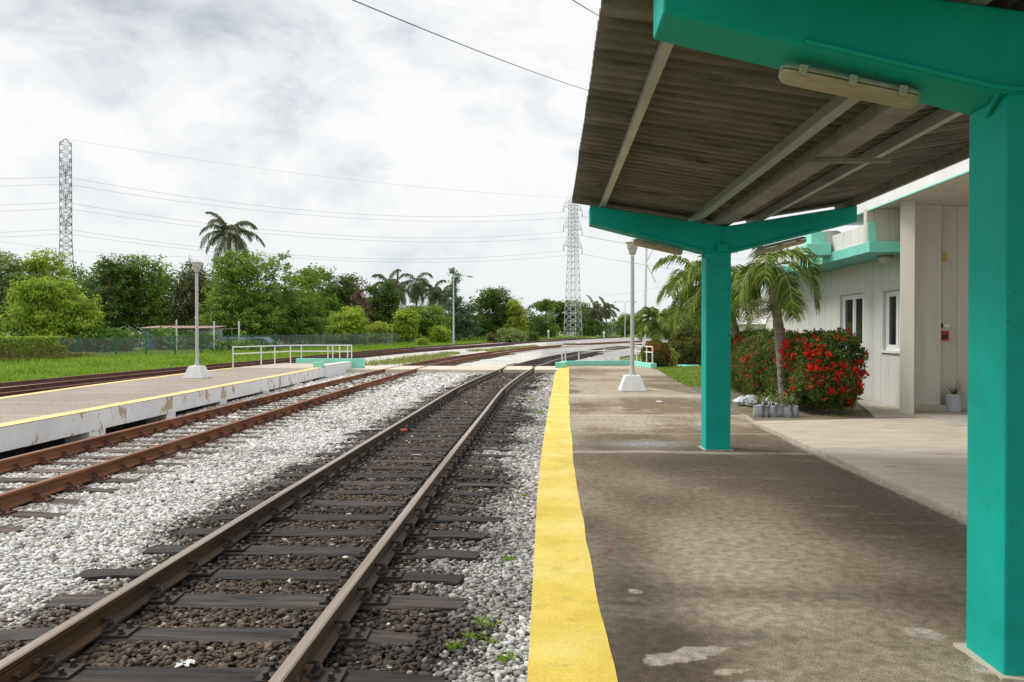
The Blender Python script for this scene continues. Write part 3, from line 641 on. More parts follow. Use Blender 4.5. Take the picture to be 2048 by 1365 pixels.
# ------------------------------------------------------------------ canopy
cp = empty('platform_canopy', (2.12, 3.6, 0), label='teal pillars and forked beams carrying a corrugated grey brown butterfly roof', cat='canopy')
def beam_prof(y0, y1):
    # V profile in x,z
    top = [(.487, 3.145), (2.2, 2.863), (3.85, 3.115)]; bot = [(3.85, 2.915), (2.30, 2.535), (1.95, 2.535), (.487, 2.915)]
    P = top + bot; n = len(P); b = MB(); vs = [(x, y0, z) for x, z in P] + [(x, y1, z) for x, z in P]
    b.add(vs, [tuple(range(n)), tuple(range(n, 2 * n))[::-1]] + [(i, n + i, n + (i + 1) % n, (i + 1) % n) for i in range(n)]); return b
for y0 in (-3.08, 3.44, 9.95):
    b = beam_prof(y0, y0 + .325); o = world_child(b.build('beam', M['teal'], cp, bevel=.012), cp)
    b = MB(); b.box(1.965, 2.28, y0 + .004, y0 + .318, 0.0, 2.54); o = world_child(b.build('pillar', M['teal'], cp, bevel=.012), cp)
    if y0 > 0:
        b = MB(); r_ = random.Random(int(y0 * 10)); P_ = []
        for (ax, ay, bx, by) in ((1.965, y0, 2.28, y0), (2.28, y0, 2.28, y0 + .32), (2.28, y0 + .32, 1.965, y0 + .32), (1.965, y0 + .32, 1.965, y0)):
            for q in range(7):
                t = q / 7; px_, py_ = ax + (bx - ax) * t, ay + (by - ay) * t; e_ = r_.uniform(.004, .045); P_.append((px_ + (e_ if px_ > 2.12 else -e_), py_ + (e_ if py_ > y0 + .16 else -e_)))
        b.prism(P_, -.01, .011); world_child(b.build('mortar_foot', M['lightconc'], cp), cp)
    # conduit under the beam edge, box and drop
    b = MB(); yy = y0 - .012
    b.path([(1.1, yy, 2.775), (1.88, yy, 2.57), (1.97, yy, 2.553), (2.28, yy, 2.553), (2.4, yy, 2.575), (3.3, yy, 2.80)], .013, 6)
    b.path([(2.17, yy, 2.60), (2.18, yy, 2.87)], .008, 6); b.path([(1.80, y0 + .06, 2.585), (1.93, y0 - .01, 2.555), (1.955, y0 + .15, 2.48)], .012, 6)
    world_child(b.build('conduit', M['teal'], cp, smooth=True), cp)
    b = MB(); b.box(2.10, 2.225, y0 - .05, y0 - .002, 2.535, 2.635); world_child(b.build('junction_box', M['teal'], cp, bevel=.008), cp)
SL, SR = -.1646, .1528
def zl(x): return 3.145 + SL * (x - .487)
def zr(x): return 2.863 + SR * (x - 2.2)
YE0, YE1 = -4.6, 10.55
def purlin(x, slope, z, name, w=.055, h=.10, m_='galv'):
    b = MB(); a = math.atan(slope); ca, sa = math.cos(a), math.sin(a)
    sec = [(0, 0), (w, 0), (w, .012), (.004, .004), (.004, h - .004), (w, h - .012), (w, h), (0, h)]
    vs = [(x + u * ca - v * sa, YE0, z + u * sa + v * ca) for u, v in sec]; vs += [(p[0], YE1, p[2]) for p in vs]; n = len(sec)
    b.add(vs, [tuple(range(n))[::-1], tuple(range(n, 2 * n))] + [(i, (i + 1) % n, n + (i + 1) % n, n + i) for i in range(n)])
    return world_child(b.build(name, M[m_], cp), cp)
purlin(.62, SL, zl(.62) + .002, 'purlin', .06); purlin(1.80, SL, zl(1.80) + .002, 'purlin', .075, .095)
purlin(2.62, SR, zr(2.62) + .002, 'purlin', .075, .085); purlin(3.79, SR, zr(3.79) + .002, 'purlin', .06, .10, 'galvdull')
b = MB(); b.add([], []); sec = [(2.07, .118), (2.07, .02), (2.27, .02), (2.27, .10), (2.262, .10), (2.262, .026), (2.078, .026), (2.078, .118)]
vs = [(x, YE0, 2.863 + z) for x, z in sec] + [(x, YE1, 2.863 + z) for x, z in sec]; n = 8
b.add(vs, [tuple(range(n))[::-1], tuple(range(n, 2 * n))] + [(i, (i + 1) % n, n + (i + 1) % n, n + i) for i in range(n)])
world_child(b.build('valley_gutter', M['galvdull'], cp), cp)
b = MB(); b.box(2.03, 2.66, 6.2, 6.245, 2.845, 2.878); world_child(b.build('cross_bar', M['galvdull'], cp), cp)
b = MB(); b.box(2.03, 2.66, -.4, -.355, 2.845, 2.878); world_child(b.build('cross_bar', M['galvdull'], cp), cp)
def sheet(x0, x1, zf, off):
    per = .160; ns = 14; ny = int((YE1 - YE0) / per * ns); ys = np.linspace(YE0, YE1, ny + 1); segs = [x0, x0 + (x1 - x0) * .5, x1]
    xs = np.linspace(x0, x1, 14)
    X, Y = np.meshgrid(xs, ys); Z = zf(X) + off - .030 + .055 * np.exp(-((np.mod(Y / per, 1) - .5) / .17) ** 2)
    # ragged sheet ends
    X = X + np.where(np.abs(X - (x0 if x0 < 1 else x1)) < 1e-6, .012 * (fbm(Y * 1.3, Y * 0, 2) - .5), 0)
    V = np.stack([X, Y, Z], -1); idx = np.arange(X.size).reshape(X.shape); f = np.stack([idx[:-1, :-1], idx[:-1, 1:], idx[1:, 1:], idx[1:, :-1]], -1).reshape(-1, 4)
    o = np_mesh('roof_sheet', V.reshape(-1, 3), f, 4, M['roof'], cp, smooth=True); world_child(o, cp)
    s = o.modifiers.new('thick', 'SOLIDIFY'); s.thickness = .007; s.offset = 1
sheet(.27, 2.145, zl, .128); sheet(2.20, 4.10, zr, .122)

# tube lights under the beams
def tube_light(x0, z0, x1, z1, y, label):
    c = Vector(((x0 + x1) / 2, y, (z0 + z1) / 2)); o = empty('tube_light', c, 0, label, 'tube light', 'tube lights under the beams')
    a = math.atan2(z1 - z0, x1 - x0); o.rotation_euler = (0, -a, 0); L_ = math.hypot(x1 - x0, z1 - z0)
    def capsule(r, zc, zs, top):
        b = MB(); n = 14; secs = []
        for (xx, s) in ((-L_ / 2, .55), (-L_ / 2 + .02, .9), (-L_ / 2 + .05, 1), (L_ / 2 - .05, 1), (L_ / 2 - .02, .9), (L_ / 2, .55)): secs.append((xx, s))
        vs = []
        for xx, s in secs:
            for k in range(n):
                t = math.pi * k / (n - 1); t = t if top else -t
                vs.append((xx, r * s * math.cos(t), zc + zs * s * math.sin(t)))
        fs = [(i * n + k, i * n + k + 1, (i + 1) * n + k + 1, (i + 1) * n + k) for i in range(5) for k in range(n - 1)] + [(i * n + n - 1, i * n, (i + 1) * n, (i + 1) * n + n - 1) for i in range(5)]
        fs += [tuple(range(n)), tuple(range(5 * n, 6 * n))[::-1]]; b.add(vs, fs); return b
    capsule(.050, .004, .035, True).build('housing', M['greyplastic'], o, smooth=True)
    capsule(.047, -.002, .052, False).build('diffuser', M['yellowed'], o, smooth=True)
    for sx in (-.5, 0, .5):
        for sy in (-1, 1):
            b = MB(); b.box(sx * L_ * .72 - .018, sx * L_ * .72 + .018, sy * .054 - .006, sy * .054 + .006, -.022, .026); b.build('clip', M['greyplastic'], o, bevel=.003)
tube_light(1.045, 2.703, 1.655, 2.565, 3.60, 'yellowed plastic tube light under the nearest teal beam')
tube_light(1.06, 2.70, 1.69, 2.555, 10.1, 'yellowed tube light under the left arm of the far teal beam')
tube_light(2.64, 2.565, 3.26, 2.715, 10.1, 'yellowed tube light under the right arm of the far teal beam')

# ------------------------------------------------------------------ forecourt, garden ground
b = MB(); b.prism([(3.43, -6), (6.68, -6), (6.68, 14.05), (3.62, 13.35), (3.43, 13.3)], -.4, .004); tag(b.build('forecourt', M['lightconc'], bevel=.006), kind='structure')
b = MB(); b.prism([(6.70, -6), (16, -6), (16, 15.4), (6.70, 15.4)], -.4, .02); tag(b.build('terrace', M['tile'], bevel=.006), kind='structure')
def make_garden():
    ys = np.concatenate([np.arange(13.2, 24, .35), np.arange(24, 46, 1.)]); us = np.linspace(0, 1, 70)
    V = []
    for y in ys:
        xl = float(REDGE(min(y, 36))) - .05 if y < 36 else float(C1(y)) + 4.0; x = xl + (42 - xl) * us ** 1.7; z = -.012 - sst(33.5, 41, y) * .47 * np.ones_like(x)
        V.append(np.stack([x, np.full_like(x, y), z + .025 * (fbm(x * 2, np.full_like(x, y) * 2, 3) - .6)], -1))
    V = np.array(V); n0, n1 = V.shape[:2]; idx = np.arange(n0 * n1).reshape(n0, n1); f = np.stack([idx[:-1, :-1], idx[:-1, 1:], idx[1:, 1:], idx[1:, :-1]], -1).reshape(-1, 4)
    tag(np_mesh('garden_soil', V.reshape(-1, 3), f, 4, M['earth'], smooth=True), kind='structure')
make_garden()
def garden_z(Y): return -.02 - float(sst(33.5, 41, Y)) * .47

# ------------------------------------------------------------------ station building
sb = empty('station_building', (7, 15, 0), label='pale station building with mint trim, tall windows and a white porch roof', cat='building')
def part(b, name, m_, parent=sb, bevel=.01): return world_child(b.build(name, m_, parent, bevel=bevel), sb)
# long wall with window openings at X = 7
def wall_with_holes(x0, x1, ya, yb, za, zb, holes):
    b = MB(); ys = sorted({ya, yb, *[h[0] for h in holes], *[h[1] for h in holes]}); zs = sorted({za, zb, *[h[2] for h in holes], *[h[3] for h in holes]})
    for i in range(len(ys) - 1):
        for j in range(len(zs) - 1):
            cy, cz = (ys[i] + ys[i + 1]) / 2, (zs[j] + zs[j + 1]) / 2
            if any(h[0] < cy < h[1] and h[2] < cz < h[3] for h in holes): continue
            b.box(x0, x1, ys[i], ys[i + 1], zs[j], zs[j + 1])
    return b
HOL = [(17.78, 19.15, 1.16, 2.42), (15.62, 16.72, 1.14, 2.39)]
bw = wall_with_holes(7.0, 7.22, 15.45, 25.4, -.15, 3.62, HOL)
import bmesh
def clean(o):
    bm = bmesh.new(); bm.from_mesh(o.data); bmesh.ops.remove_doubles(bm, verts=bm.verts, dist=1e-4)
    seen = {}
    for f in list(bm.faces):
        k = tuple(sorted(v.index for v in f.verts)); seen.setdefault(k, []).append(f)
    kill = [f for fs in seen.values() if len(fs) > 1 for f in fs]; bmesh.ops.delete(bm, geom=kill, context='FACES_ONLY')
    bm.to_mesh(o.data); bm.free()
o = part(bw, 'wall', M['wallY'], bevel=0); clean(o)
b = MB(); b.box(7.23, 16, 15.6, 25.38, -.15, 3.6); part(b, 'inner_block', M['wallX'])
b = MB(); b.box(7.0, 16, 25.4, 25.6, -.15, 3.66); part(b, 'end_wall', M['wallX'])
for (ya, yb, za, zb) in HOL:
    f = MB(); xf = 7.07; t = .075
    mid = (ya + yb) / 2
    f.box(xf, xf + .06, ya, ya + t, za, zb); f.box(xf, xf + .06, yb - t, yb, za, zb); f.box(xf, xf + .06, ya + t, yb - t, za, za + t); f.box(xf, xf + .06, ya + t, yb - t, zb - t, zb)
    f.box(xf - .004, xf + .056, mid - .045, mid + .045, za + t, zb - t)
    w = part(f, 'window', M['frame'], bevel=0)
    for (a, c) in ((ya + t, mid - .045), (mid + .045, yb - t)):
        s = MB(); q = .045; xs = xf + .012
        s.box(xs, xs + .03, a + .002, a + q, za + t + .002, zb - t - .002); s.box(xs, xs + .03, c - q, c - .002, za + t + .002, zb - t - .002); s.box(xs, xs + .03, a + q, c - q, za + t + .002, za + t + q); s.box(xs, xs + .03, a + q, c - q, zb - t - q, zb - t - .002)
        s.build('sash', M['frame'], w)
        g = MB(); g.box(xs + .012, xs + .018, a + q, c - q, za + t + q, zb - t - q); g.build('pane', M['glass'], w)
    g = MB(); g.box(6.96, 7.06, ya - .03, yb + .03, za - .05, za - .002); g.build('sill', M['frame'], w)
# upper wall turned to the platform end, slab, parapet
b = MB(); b.box(6.16, 7.0, 15.47, 15.62, 3.285, 3.955); part(b, 'upper_wall', M['wallX'])
b = MB(); b.box(6.14, 6.998, 15.28, 25.3, 3.075, 3.282); part(b, 'canopy_slab', M['tealslab'])
b = MB(); b.box(6.20, 6.34, 15.63, 25.2, 3.284, 3.66); part(b, 'parapet', M['wallY'])
b = MB(); b.box(6.17, 6.345, 15.435, 15.468, 3.284, 3.67); part(b, 'parapet_end', M['mint'])
b = MB(); b.box(5.60, 6.137, 17.3, 17.9, 3.22, 3.48); part(b, 'slab_box', M['mint'])
b = MB(); b.box(5.74, 6.05, 17.42, 17.85, 3.482, 3.76); part(b, 'slab_box', M['mint'])
arc = [(6.06, 3.484)] + [(6.30 + .16 * math.cos(t), 3.62 + .16 * math.sin(t)) for t in [math.pi * k / 8 for k in range(4, -1, -1)]] + [(6.46, 3.484)]
b = MB(); P = [(6.06, 3.484), (6.06, 3.78)] + arc[1:]; n = len(P); b.add([(x, 17.46, z) for x, z in P] + [(x, 17.56, z) for x, z in P], [tuple(range(n)), tuple(range(n, 2 * n))[::-1]] + [(i, n + i, n + (i + 1) % n, (i + 1) % n) for i in range(n)]); part(b, 'arched_panel', M['wallY'])
# porch roof
b = MB(); b.box(6.20, 14, 6.0, 18.2, 3.99, 4.10); part(b, 'porch_roof', M['whitewash'])
b = MB(); b.box(6.17, 6.198, 6.0, 18.2, 3.918, 4.135); part(b, 'fascia', M['whitewash'], bevel=0)
b = MB(); b.box(6.165, 6.198, 6.0, 18.2, 3.893, 3.915); part(b, 'drip_edge', M['mint'], bevel=0)
b = MB(); b.box(6.2, 14, 6.02, 15.46, 3.958, 3.988); part(b, 'soffit', M['soffit'], bevel=0)
b = MB(); b.prism([(6.47, 14.70), (6.655, 14.52), (6.665, 14.78), (6.74, 14.90), (6.90, 15.02), (7.15, 15.12), (7.45, 15.17), (7.45, 15.44), (6.86, 15.44)], .0, 3.956); o = part(b, 'pier', M['pierplain'])
b = MB(); b.box(6.70, 7.56, 15.02, 15.2, .021, .13); part(b, 'plinth', M['lightconc'])
b = MB(); b.box(7.452, 14, 15.30, 15.44, 0, 3.956); part(b, 'porch_wall', M['wallX'])
b = MB(); b.box(13.8, 14, 6, 15.29, 0, 3.956); part(b, 'porch_wall', M['wallY'])
b = MB(); b.prism([(5.75, 14.06), (6.69, 14.06), (6.69, 14.6), (7.0, 15.6), (6.9, 18)], -.3, .012); tag(b.build('wall_apron', M['lightconc']), kind='structure')
def dome(x, y, z, label):
    o = empty('dome_light', (x, y, z), 0, label, 'ceiling light', 'dome lights under the mint slab')
    b = MB(); b.lathe((0, 0, -.05), [(.15, 0), (.155, .03), (.15, .049)], 18); b.build('rim', M['galvdull'], o, smooth=True)
    b = MB(); b.lathe((0, 0, -.15), [(.03, 0), (.08, .012), (.12, .045), (.135, .099)], 18); b.build('glass', M['lampbowl'], o, smooth=True)
dome(6.72, 15.95, 3.073, 'round dome light under the mint slab next to the corner pier')
dome(6.5, 19.6, 3.073, 'round dome light under the mint slab behind the palm')
# small things on the porch wall
o = empty('fire_alarm_box', (7.50, 15.298, 1.45), 0, 'small dark red alarm box on the porch wall', 'alarm box')
b = MB(); b.box(-.04, .13, -.07, 0, -.09, .09); b.build('box', M['redpaint'], o, bevel=.01); b = MB(); b.box(.0, .09, -.078, -.071, -.05, .03); b.build('panel', M['core'], o)
o = empty('wall_notice', (7.56, 15.298, 1.65), 0, 'small white notice above the red alarm box', 'sign')
b = MB(); b.box(-.02, .12, -.012, 0, -.03, .03); b.build('plate', M['whitepaint'], o); b = MB(); b.box(-.11, -.022, -.03, 0, -.04, .04); b.build('block', M['core'], o)
o = empty('junction_box', (7.50, 15.298, 2.97), 0, 'small yellow box high on the porch wall with a conduit above', 'junction box')
b = MB(); b.box(-.07, .09, -.06, 0, -.08, .08); b.build('box', M['yellowsign'], o, bevel=.01); b = MB(); b.tube((-.01, -.02, .08), (-.01, -.02, .96), .012); b.build('conduit', M['galvdull'], o)

# ------------------------------------------------------------------ foliage generators
def pal(name):
    D_ = {'mid': [(.055, .11, .022), (.085, .16, .03), (.12, .21, .04)], 'dark': [(.03, .065, .018), (.05, .095, .022), (.075, .135, .03)],
            'light': [(.11, .20, .03), (.16, .26, .04), (.22, .33, .055)], 'yellow': [(.17, .23, .03), (.26, .31, .045), (.34, .37, .06)],
            'brown': [(.10, .07, .045), (.15, .10, .065), (.20, .13, .09)], 'dusty': [(.09, .13, .04), (.13, .17, .05), (.17, .22, .07)],
            'bluish': [(.05, .09, .05), (.075, .12, .065), (.10, .155, .08)], 'palm': [(.06, .115, .02), (.12, .19, .03), (.26, .31, .06)],
            'palmdark': [(.07, .10, .045), (.12, .15, .07), (.18, .19, .10)], 'hedge': [(.035, .075, .012), (.07, .12, .02), (.13, .15, .03)],
            'grass': [(.16, .29, .03), (.27, .42, .05), (.42, .55, .10)], 'drygrass': [(.20, .24, .06), (.28, .30, .09), (.16, .26, .04)]}
    k = {'palmdark': .95, 'palm': 1.15, 'hedge': 1.3, 'grass': 1.0, 'drygrass': 1.15, 'brown': 1.2, 'dark': 1.9, 'mid': 1.95, 'light': 1.7, 'yellow': 1.35, 'bluish': 1.8, 'dusty': 1.9}[name]
    w_ = (1.18, .98, .8) if name in ('mid', 'dark', 'light') else (1, 1, 1)
    return [tuple(v * k * q for v, q in zip(c, w_)) for c in D_[name]]
def leaves(name, C, Nrm, size, pl, parent, asp=.5, clumpval=None, m_='leaf', var=.35):
    """diamond leaves at C with normals Nrm"""
    n = len(C); Nn = Nrm + RNG.normal(0, .55, (n, 3)); Nn /= np.linalg.norm(Nn, axis=1)[:, None] + 1e-9
    a = RNG.normal(size=(n, 3)); u = np.cross(Nn, a); u /= np.linalg.norm(u, axis=1)[:, None] + 1e-9; w = np.cross(Nn, u)
    s = (size * RNG.uniform(.6, 1.4, n))[:, None]
    drop = np.array([0, 0, -.18])
    v = np.stack([C - u * s, C - w * s * asp, C + u * s + drop * s, C + w * s * asp], 1)
    p = np.array(pal(pl)) if isinstance(pl, str) else np.array(pl); k = RNG.random(n) if clumpval is None else np.clip(clumpval + RNG.normal(0, var * .6, n), 0, 1)
    k2 = k * (len(p) - 1.001); i = k2.astype(int); f = (k2 - i)[:, None]; c = p[i] * (1 - f) + p[i + 1] * f
    c = c * RNG.uniform(1 - var, 1 + var, (n, 1)); c = np.repeat(c[:, None, :], 4, 1).reshape(-1, 3)
    return np_mesh(name, v.reshape(-1, 3), np.arange(n * 4).reshape(n, 4), 4, M[m_], parent, col=c)
def crown_pts(lobes, n, clump_r, per=28, shell=.62):
    nc = max(4, n // per); lo = np.array([l[:3] for l in lobes]); rr = np.array([l[3:6] for l in lobes]); vol = (rr[:, 0] * rr[:, 2]) ** 1.0; pick = RNG.choice(len(lobes), nc, p=vol / vol.sum())
    d = RNG.normal(size=(nc, 3)); d /= np.linalg.norm(d, axis=1)[:, None]; d[:, 2] = np.where(d[:, 2] < -.3, d[:, 2] * .6, d[:, 2])
    rad = RNG.uniform(shell, 1.04, nc)[:, None]; cc = lo[pick] + d * rr[pick] * rad
    k = RNG.integers(0, nc, n); off = RNG.normal(size=(n, 3)) * np.array([1, 1, .6]) * clump_r * .55; cv = RNG.random(nc)
    P = cc[k] + off; out = d[k] * .7 + np.array([0, 0, .55]); return P, out, cv[k]
def tree(name, label, x, Y, ytop, wpx, pl, n=5200, leaf=.17, ybase=None, airy=1.0, shape='round', group='trees along the railway', cat='tree', trunk_h=.10, seed=0, var=.35, top_w=.75, zbase=None, hpart=None):
    r = random.Random(seed * 31 + int(x)); P0 = atY(x, 600, Y); top = atY(x, ytop, Y).z; zb = (gz(Y) - .5) if zbase is None else zbase
    Xc = P0.x; H = top - zb; Wd = wpx / FPX * Y; o = empty(name, (Xc, Y, zb), 0, label, cat, group)
    lobes = []; D = min(Wd, H * .8)
    z0 = H * trunk_h * .6
    if shape == 'round':
        lobes.append((0, 0, (H + z0) / 2, Wd * .84, D * .8, (H - z0) / 2 * .93)); lobes.append((0, 0, z0 + (H - z0) * .3, Wd * .98, D * .85, (H - z0) * .3))
        for k in range(16):
            a = r.uniform(0, 6.28); t = r.uniform(0.05, 1.0); rad = (.85 - (1 - top_w) * t * 1.3) * Wd; hz = z0 + (H - z0) * t * .86 + .03 * H
            s = Wd * r.uniform(.22, .42); sv = min(s * .8, (H - z0) * .3); lobes.append((math.cos(a) * (rad - s * .6), math.sin(a) * (D * .8 - s * .4), min(hz, H - sv * .9), s, s, sv))
    elif shape == 'cone':
        for k in range(14):
            t = k / 13; s = Wd * (1 - t) * .7 + .3; lobes.append((r.uniform(-.2, .2) * Wd, r.uniform(-.2, .2) * Wd, H * (.12 + .86 * t), s, s, H * .06))
    elif shape == 'flat':
        for k in range(12):
            lobes.append((r.uniform(-.75, .75) * Wd, r.uniform(-.5, .5) * D, H * r.uniform(.55, .85), Wd * .35, Wd * .3, H * .15))
        for k in range(5): lobes.append((r.uniform(-.8, .8) * Wd, r.uniform(-.5, .5) * D, H * .3, Wd * .4, Wd * .3, H * .3))
    P, out, cv = crown_pts(lobes, int(n * airy * 1.7), leaf * 3.4, shell=.5 if airy >= 1 else .3)
    ok = P[:, 2] > .05; P, out, cv = P[ok], out[ok], cv[ok]
    leaves('crown', P, out, leaf, pl, o, clumpval=cv, var=var)
    b = MB(); tr = max(.10, H * .022); pts = [(0, 0, -.1), (r.uniform(-.1, .1) * Wd * .3, 0, H * .2), (r.uniform(-.1, .1) * Wd * .5, 0, H * .45), (r.uniform(-.1, .1) * Wd * .5, 0, H * .8)]
    b.path(pts, [tr * 1.3, tr, tr * .7, tr * .25], 8)
    for l in lobes[1:12]:
        h0 = H * r.uniform(.16, .45); st = Vector((0, 0, h0)); en = Vector(l[:3]); md = st.lerp(en, .5) + Vector((0, 0, -.05 * H)); b.path([st, md, en, en + (en - md) * .35], [tr * .5, tr * .33, tr * .18, tr * .06], 5)
        for q in range(2):
            e2 = en + Vector((r.uniform(-1, 1) * l[3], r.uniform(-1, 1) * l[3], r.uniform(.2, 1) * l[5])); b.path([md.lerp(en, .6), e2], [tr * .16, tr * .05], 4)
    b.build('trunk', M['bark'], o, smooth=True)
    return o

def frond(b_r, LV, LC, base, az, el, L_, droop, leaf_l, nl, wl, p3, twist=0, curl=1.0, r0=.022, hang=.5):
    """arching frond; returns into lists"""
    d = Vector((math.cos(az) * math.cos(el), math.sin(az) * math.cos(el), math.sin(el))); p = Vector(base); pts = [p.copy()]; dirs = [d.copy()]; n = 12
    for i in range(n):
        d = (d + Vector((0, 0, -droop / n * (1 + curl * i / n)))).normalized(); p = p + d * (L_ / n); pts.append(p.copy()); dirs.append(d.copy())
    b_r.path(pts, [r0 * (1 - .85 * i / n) for i in range(n + 1)], 5)
    for k in range(nl):
        t = .14 + .86 * (k + random.random() * .5) / nl; i = min(int(t * n), n - 1); f = t * n - i; q = pts[i].lerp(pts[i + 1], f); dd = dirs[i].lerp(dirs[i + 1], f).normalized()
        side = dd.cross(Vector((0, 0, 1))); side = side.normalized() if side.length > .05 else Vector((1, 0, 0)); up = side.cross(dd)
        ll = leaf_l * (math.sin(math.pi * min(1, t * .82 + .14)) ** .6) * random.uniform(.85, 1.1)
        for s in (-1, 1):
            out = (side * s + dd * (.45 + .5 * t) + up * random.uniform(-.15, .35)).normalized(); m1 = q + out * ll * .5 + Vector((0, 0, -ll * .06 * hang)); e = q + out * ll * .95 + Vector((0, 0, -ll * .75 * hang * random.uniform(.6, 1.2)))
            wv = dd * wl * .5; LV.append([q - wv * .5, q + wv * .5, m1 + wv, m1 - wv]); LV.append([m1 - wv, m1 + wv, e + wv * .15, e - wv * .15])
            c = p3[random.randrange(len(p3))]; j = random.uniform(.75, 1.25); LC += [[v * j for v in c]] * 2
def palm(name, label, X, Y, zb, pts, rt, fr, L_, leaf_l, nl, wl, pl='palm', els=(-.25, 1.2), droop=1.9, group='palms', shaft=None, seed=1, hang=.6, extra=None, r0=.022, bark='palmbark'):
    random.seed(seed); o = empty(name, (X, Y, zb), 0, label, 'palm tree', group)
    b = MB(); m = len(pts); P = []; R = []
    for i in range(m - 1):
        for k in range(6):
            t = k / 6; P.append(Vector(pts[i]).lerp(Vector(pts[i + 1]), t)); tt = (i + t) / (m - 1); R.append(rt[0] * (1 - tt) + rt[1] * tt + (.012 * rt[0] / .1 if (k % 2) else 0))
    P.append(Vector(pts[-1])); R.append(rt[1]); b.path(P, R, 12); b.build('trunk', M[bark], o, smooth=True)
    c = Vector(pts[-1])
    if shaft:
        d = (Vector(pts[-1]) - Vector(pts[-2])).normalized(); b = MB(); e = c + d * shaft; b.path([c - d * .04, c + d * .08, c + d * shaft * .5, e], [rt[1] * 1.05, rt[1] * 1.2, rt[1] * .95, rt[1] * .5], 12); b.build('crownshaft', M['crownshaft'], o, smooth=True); c = e
    br = MB(); LV = []; LC = []; p3 = pal(pl)
    for k in range(fr):
        az = 2.399 * k + random.uniform(-.25, .25); t = k / max(1, fr - 1); el = els[0] + (els[1] - els[0]) * t + random.uniform(-.1, .1)
        frond(br, LV, LC, c - Vector((0, 0, .05)), az, el, L_ * random.uniform(.85, 1.1), droop * random.uniform(.8, 1.15), leaf_l, nl, wl, p3, hang=hang, r0=r0)
    if extra: extra(br, LV, LC, c)
    br.build('rachis', M['crownshaft'], o, smooth=True)
    v = np.array([[list(q) for q in f] for f in LV]); n = len(v); col = np.repeat(np.array(LC)[:, None, :], 4, 1).reshape(-1, 3)
    np_mesh('fronds', v.reshape(-1, 3), np.arange(n * 4).reshape(n, 4), 4, M['leaf'], o, col=col)
    return o

def grass(name, X, Y, Z, h, w, pl, lean=.35, label=None, cat='grass', dome_=None):
    n = len(X); B = np.stack([X, Y, Z], -1); a = RNG.uniform(0, 6.28, n); u = np.stack([np.cos(a), np.sin(a), 0 * a], -1); hh = h * RNG.uniform(.5, 1.3, n)
    la = RNG.uniform(0, 6.28, n); ld = np.stack([np.cos(la), np.sin(la), 0 * la], -1) * (hh * RNG.uniform(.1, lean * 2, n))[:, None]; up = np.array([0, 0, 1.])
    m = B + up * (hh * .6)[:, None] + ld * .4; t = B + up * hh[:, None] * .95 + ld; ww = (w * RNG.uniform(.6, 1.2, n))[:, None]
    v = np.stack([B - u * ww / 2, B + u * ww / 2, m + u * ww * .4, t, m - u * ww * .4], 1); p = np.array(pal(pl)); k = np.clip(fbm(X * .7, Y * .7, 3) + RNG.normal(0, .22, n), 0, .999) * (len(p) - 1); i = k.astype(int); f = (k - i)[:, None]
    c = (p[i] * (1 - f) + p[i + 1] * f) * RNG.uniform(.75, 1.2, (n, 1)); c = np.repeat(c[:, None, :], 5, 1).reshape(-1, 3)
    o = np_mesh(name, v.reshape(-1, 3), np.arange(n * 5).reshape(n, 5), 5, M['grass'], col=c); return tag(o, label, cat, kind='stuff') if label else o

# ------------------------------------------------------------------ grass areas
n = 120000; Y = 20 + 85 * RNG.random(n) ** 1.6; XL = C4(Y) - .75; X = XL - RNG.random(n) ** 1.25 * 19; ok = X > -.80 * Y - 3; X, Y = X[ok], Y[ok]
hg = (.20 + .16 * sst(0, 9, C4(Y) - X)) * (.5 + 1.1 * fbm(X * .5 + 7, Y * .5, 3))
grass('grass', X, Y, gzv(Y) - .53, hg, .035 + Y * .0006, 'grass', label='tall bright green grass on the bank along the wire fence')
n = 34000; Y = 60 + 120 * RNG.random(n); X = C4(Y) - 1 - RNG.random(n) * 25; grass('grass', X, Y, gzv(Y) - .53, .3, .09, 'grass', label='pale green grass past the end of the fence')
n = 42000; Y = 18.5 + 24 * RNG.random(n) ** 1.3; xl = np.array([float(REDGE(min(y, 36))) + .03 if y < 34 else 4.4 for y in Y]); X = xl + RNG.random(n) ** 1.3 * 9; k = fbm(X * 1.2, Y * 1.2, 3) + sst(19, 25, Y) * .6 > .72; X, Y = X[k], Y[k]
grass('grass', X, Y, np.array([garden_z(y) for y in Y]), .085, .016, 'grass', label='short bright lawn between the platform and the garden bushes')
n = 5000; Y = 14.0 + 6 * RNG.random(n); X = REDGE(Y) + .05 + RNG.random(n) * 2.2; k = fbm(X * 2.2, Y * 2.2, 3) > .58; grass('grass', X[k], Y[k], np.full(k.sum(), -.02), .05, .012, 'drygrass', label='thin patchy grass on the bare soil by the saplings')
n = 9000; Y = 36.8 + 14 * RNG.random(n); X = C1(Y) + 4.0 + RNG.random(n) ** 1.4 * 6; ok = X > 2.2; grass('grass', X[ok], Y[ok], np.array([garden_z(y) if y < 45 else -.5 for y in Y])[ok], .28, .02, 'drygrass', label='rough grass behind the end railing of the near platform')
n = 9000; Y = 44 + 60 * RNG.random(n); X = (C2(Y) + C3(Y)) / 2 + RNG.normal(0, 1.0, n) + 1.4; k = fbm(X * .3 + 9, Y * .12, 3) > .5; grass('grass', X[k], Y[k], gzv(Y[k]) - .46, .22, .05, 'drygrass', label='weeds growing in the gravel between the middle and far tracks')

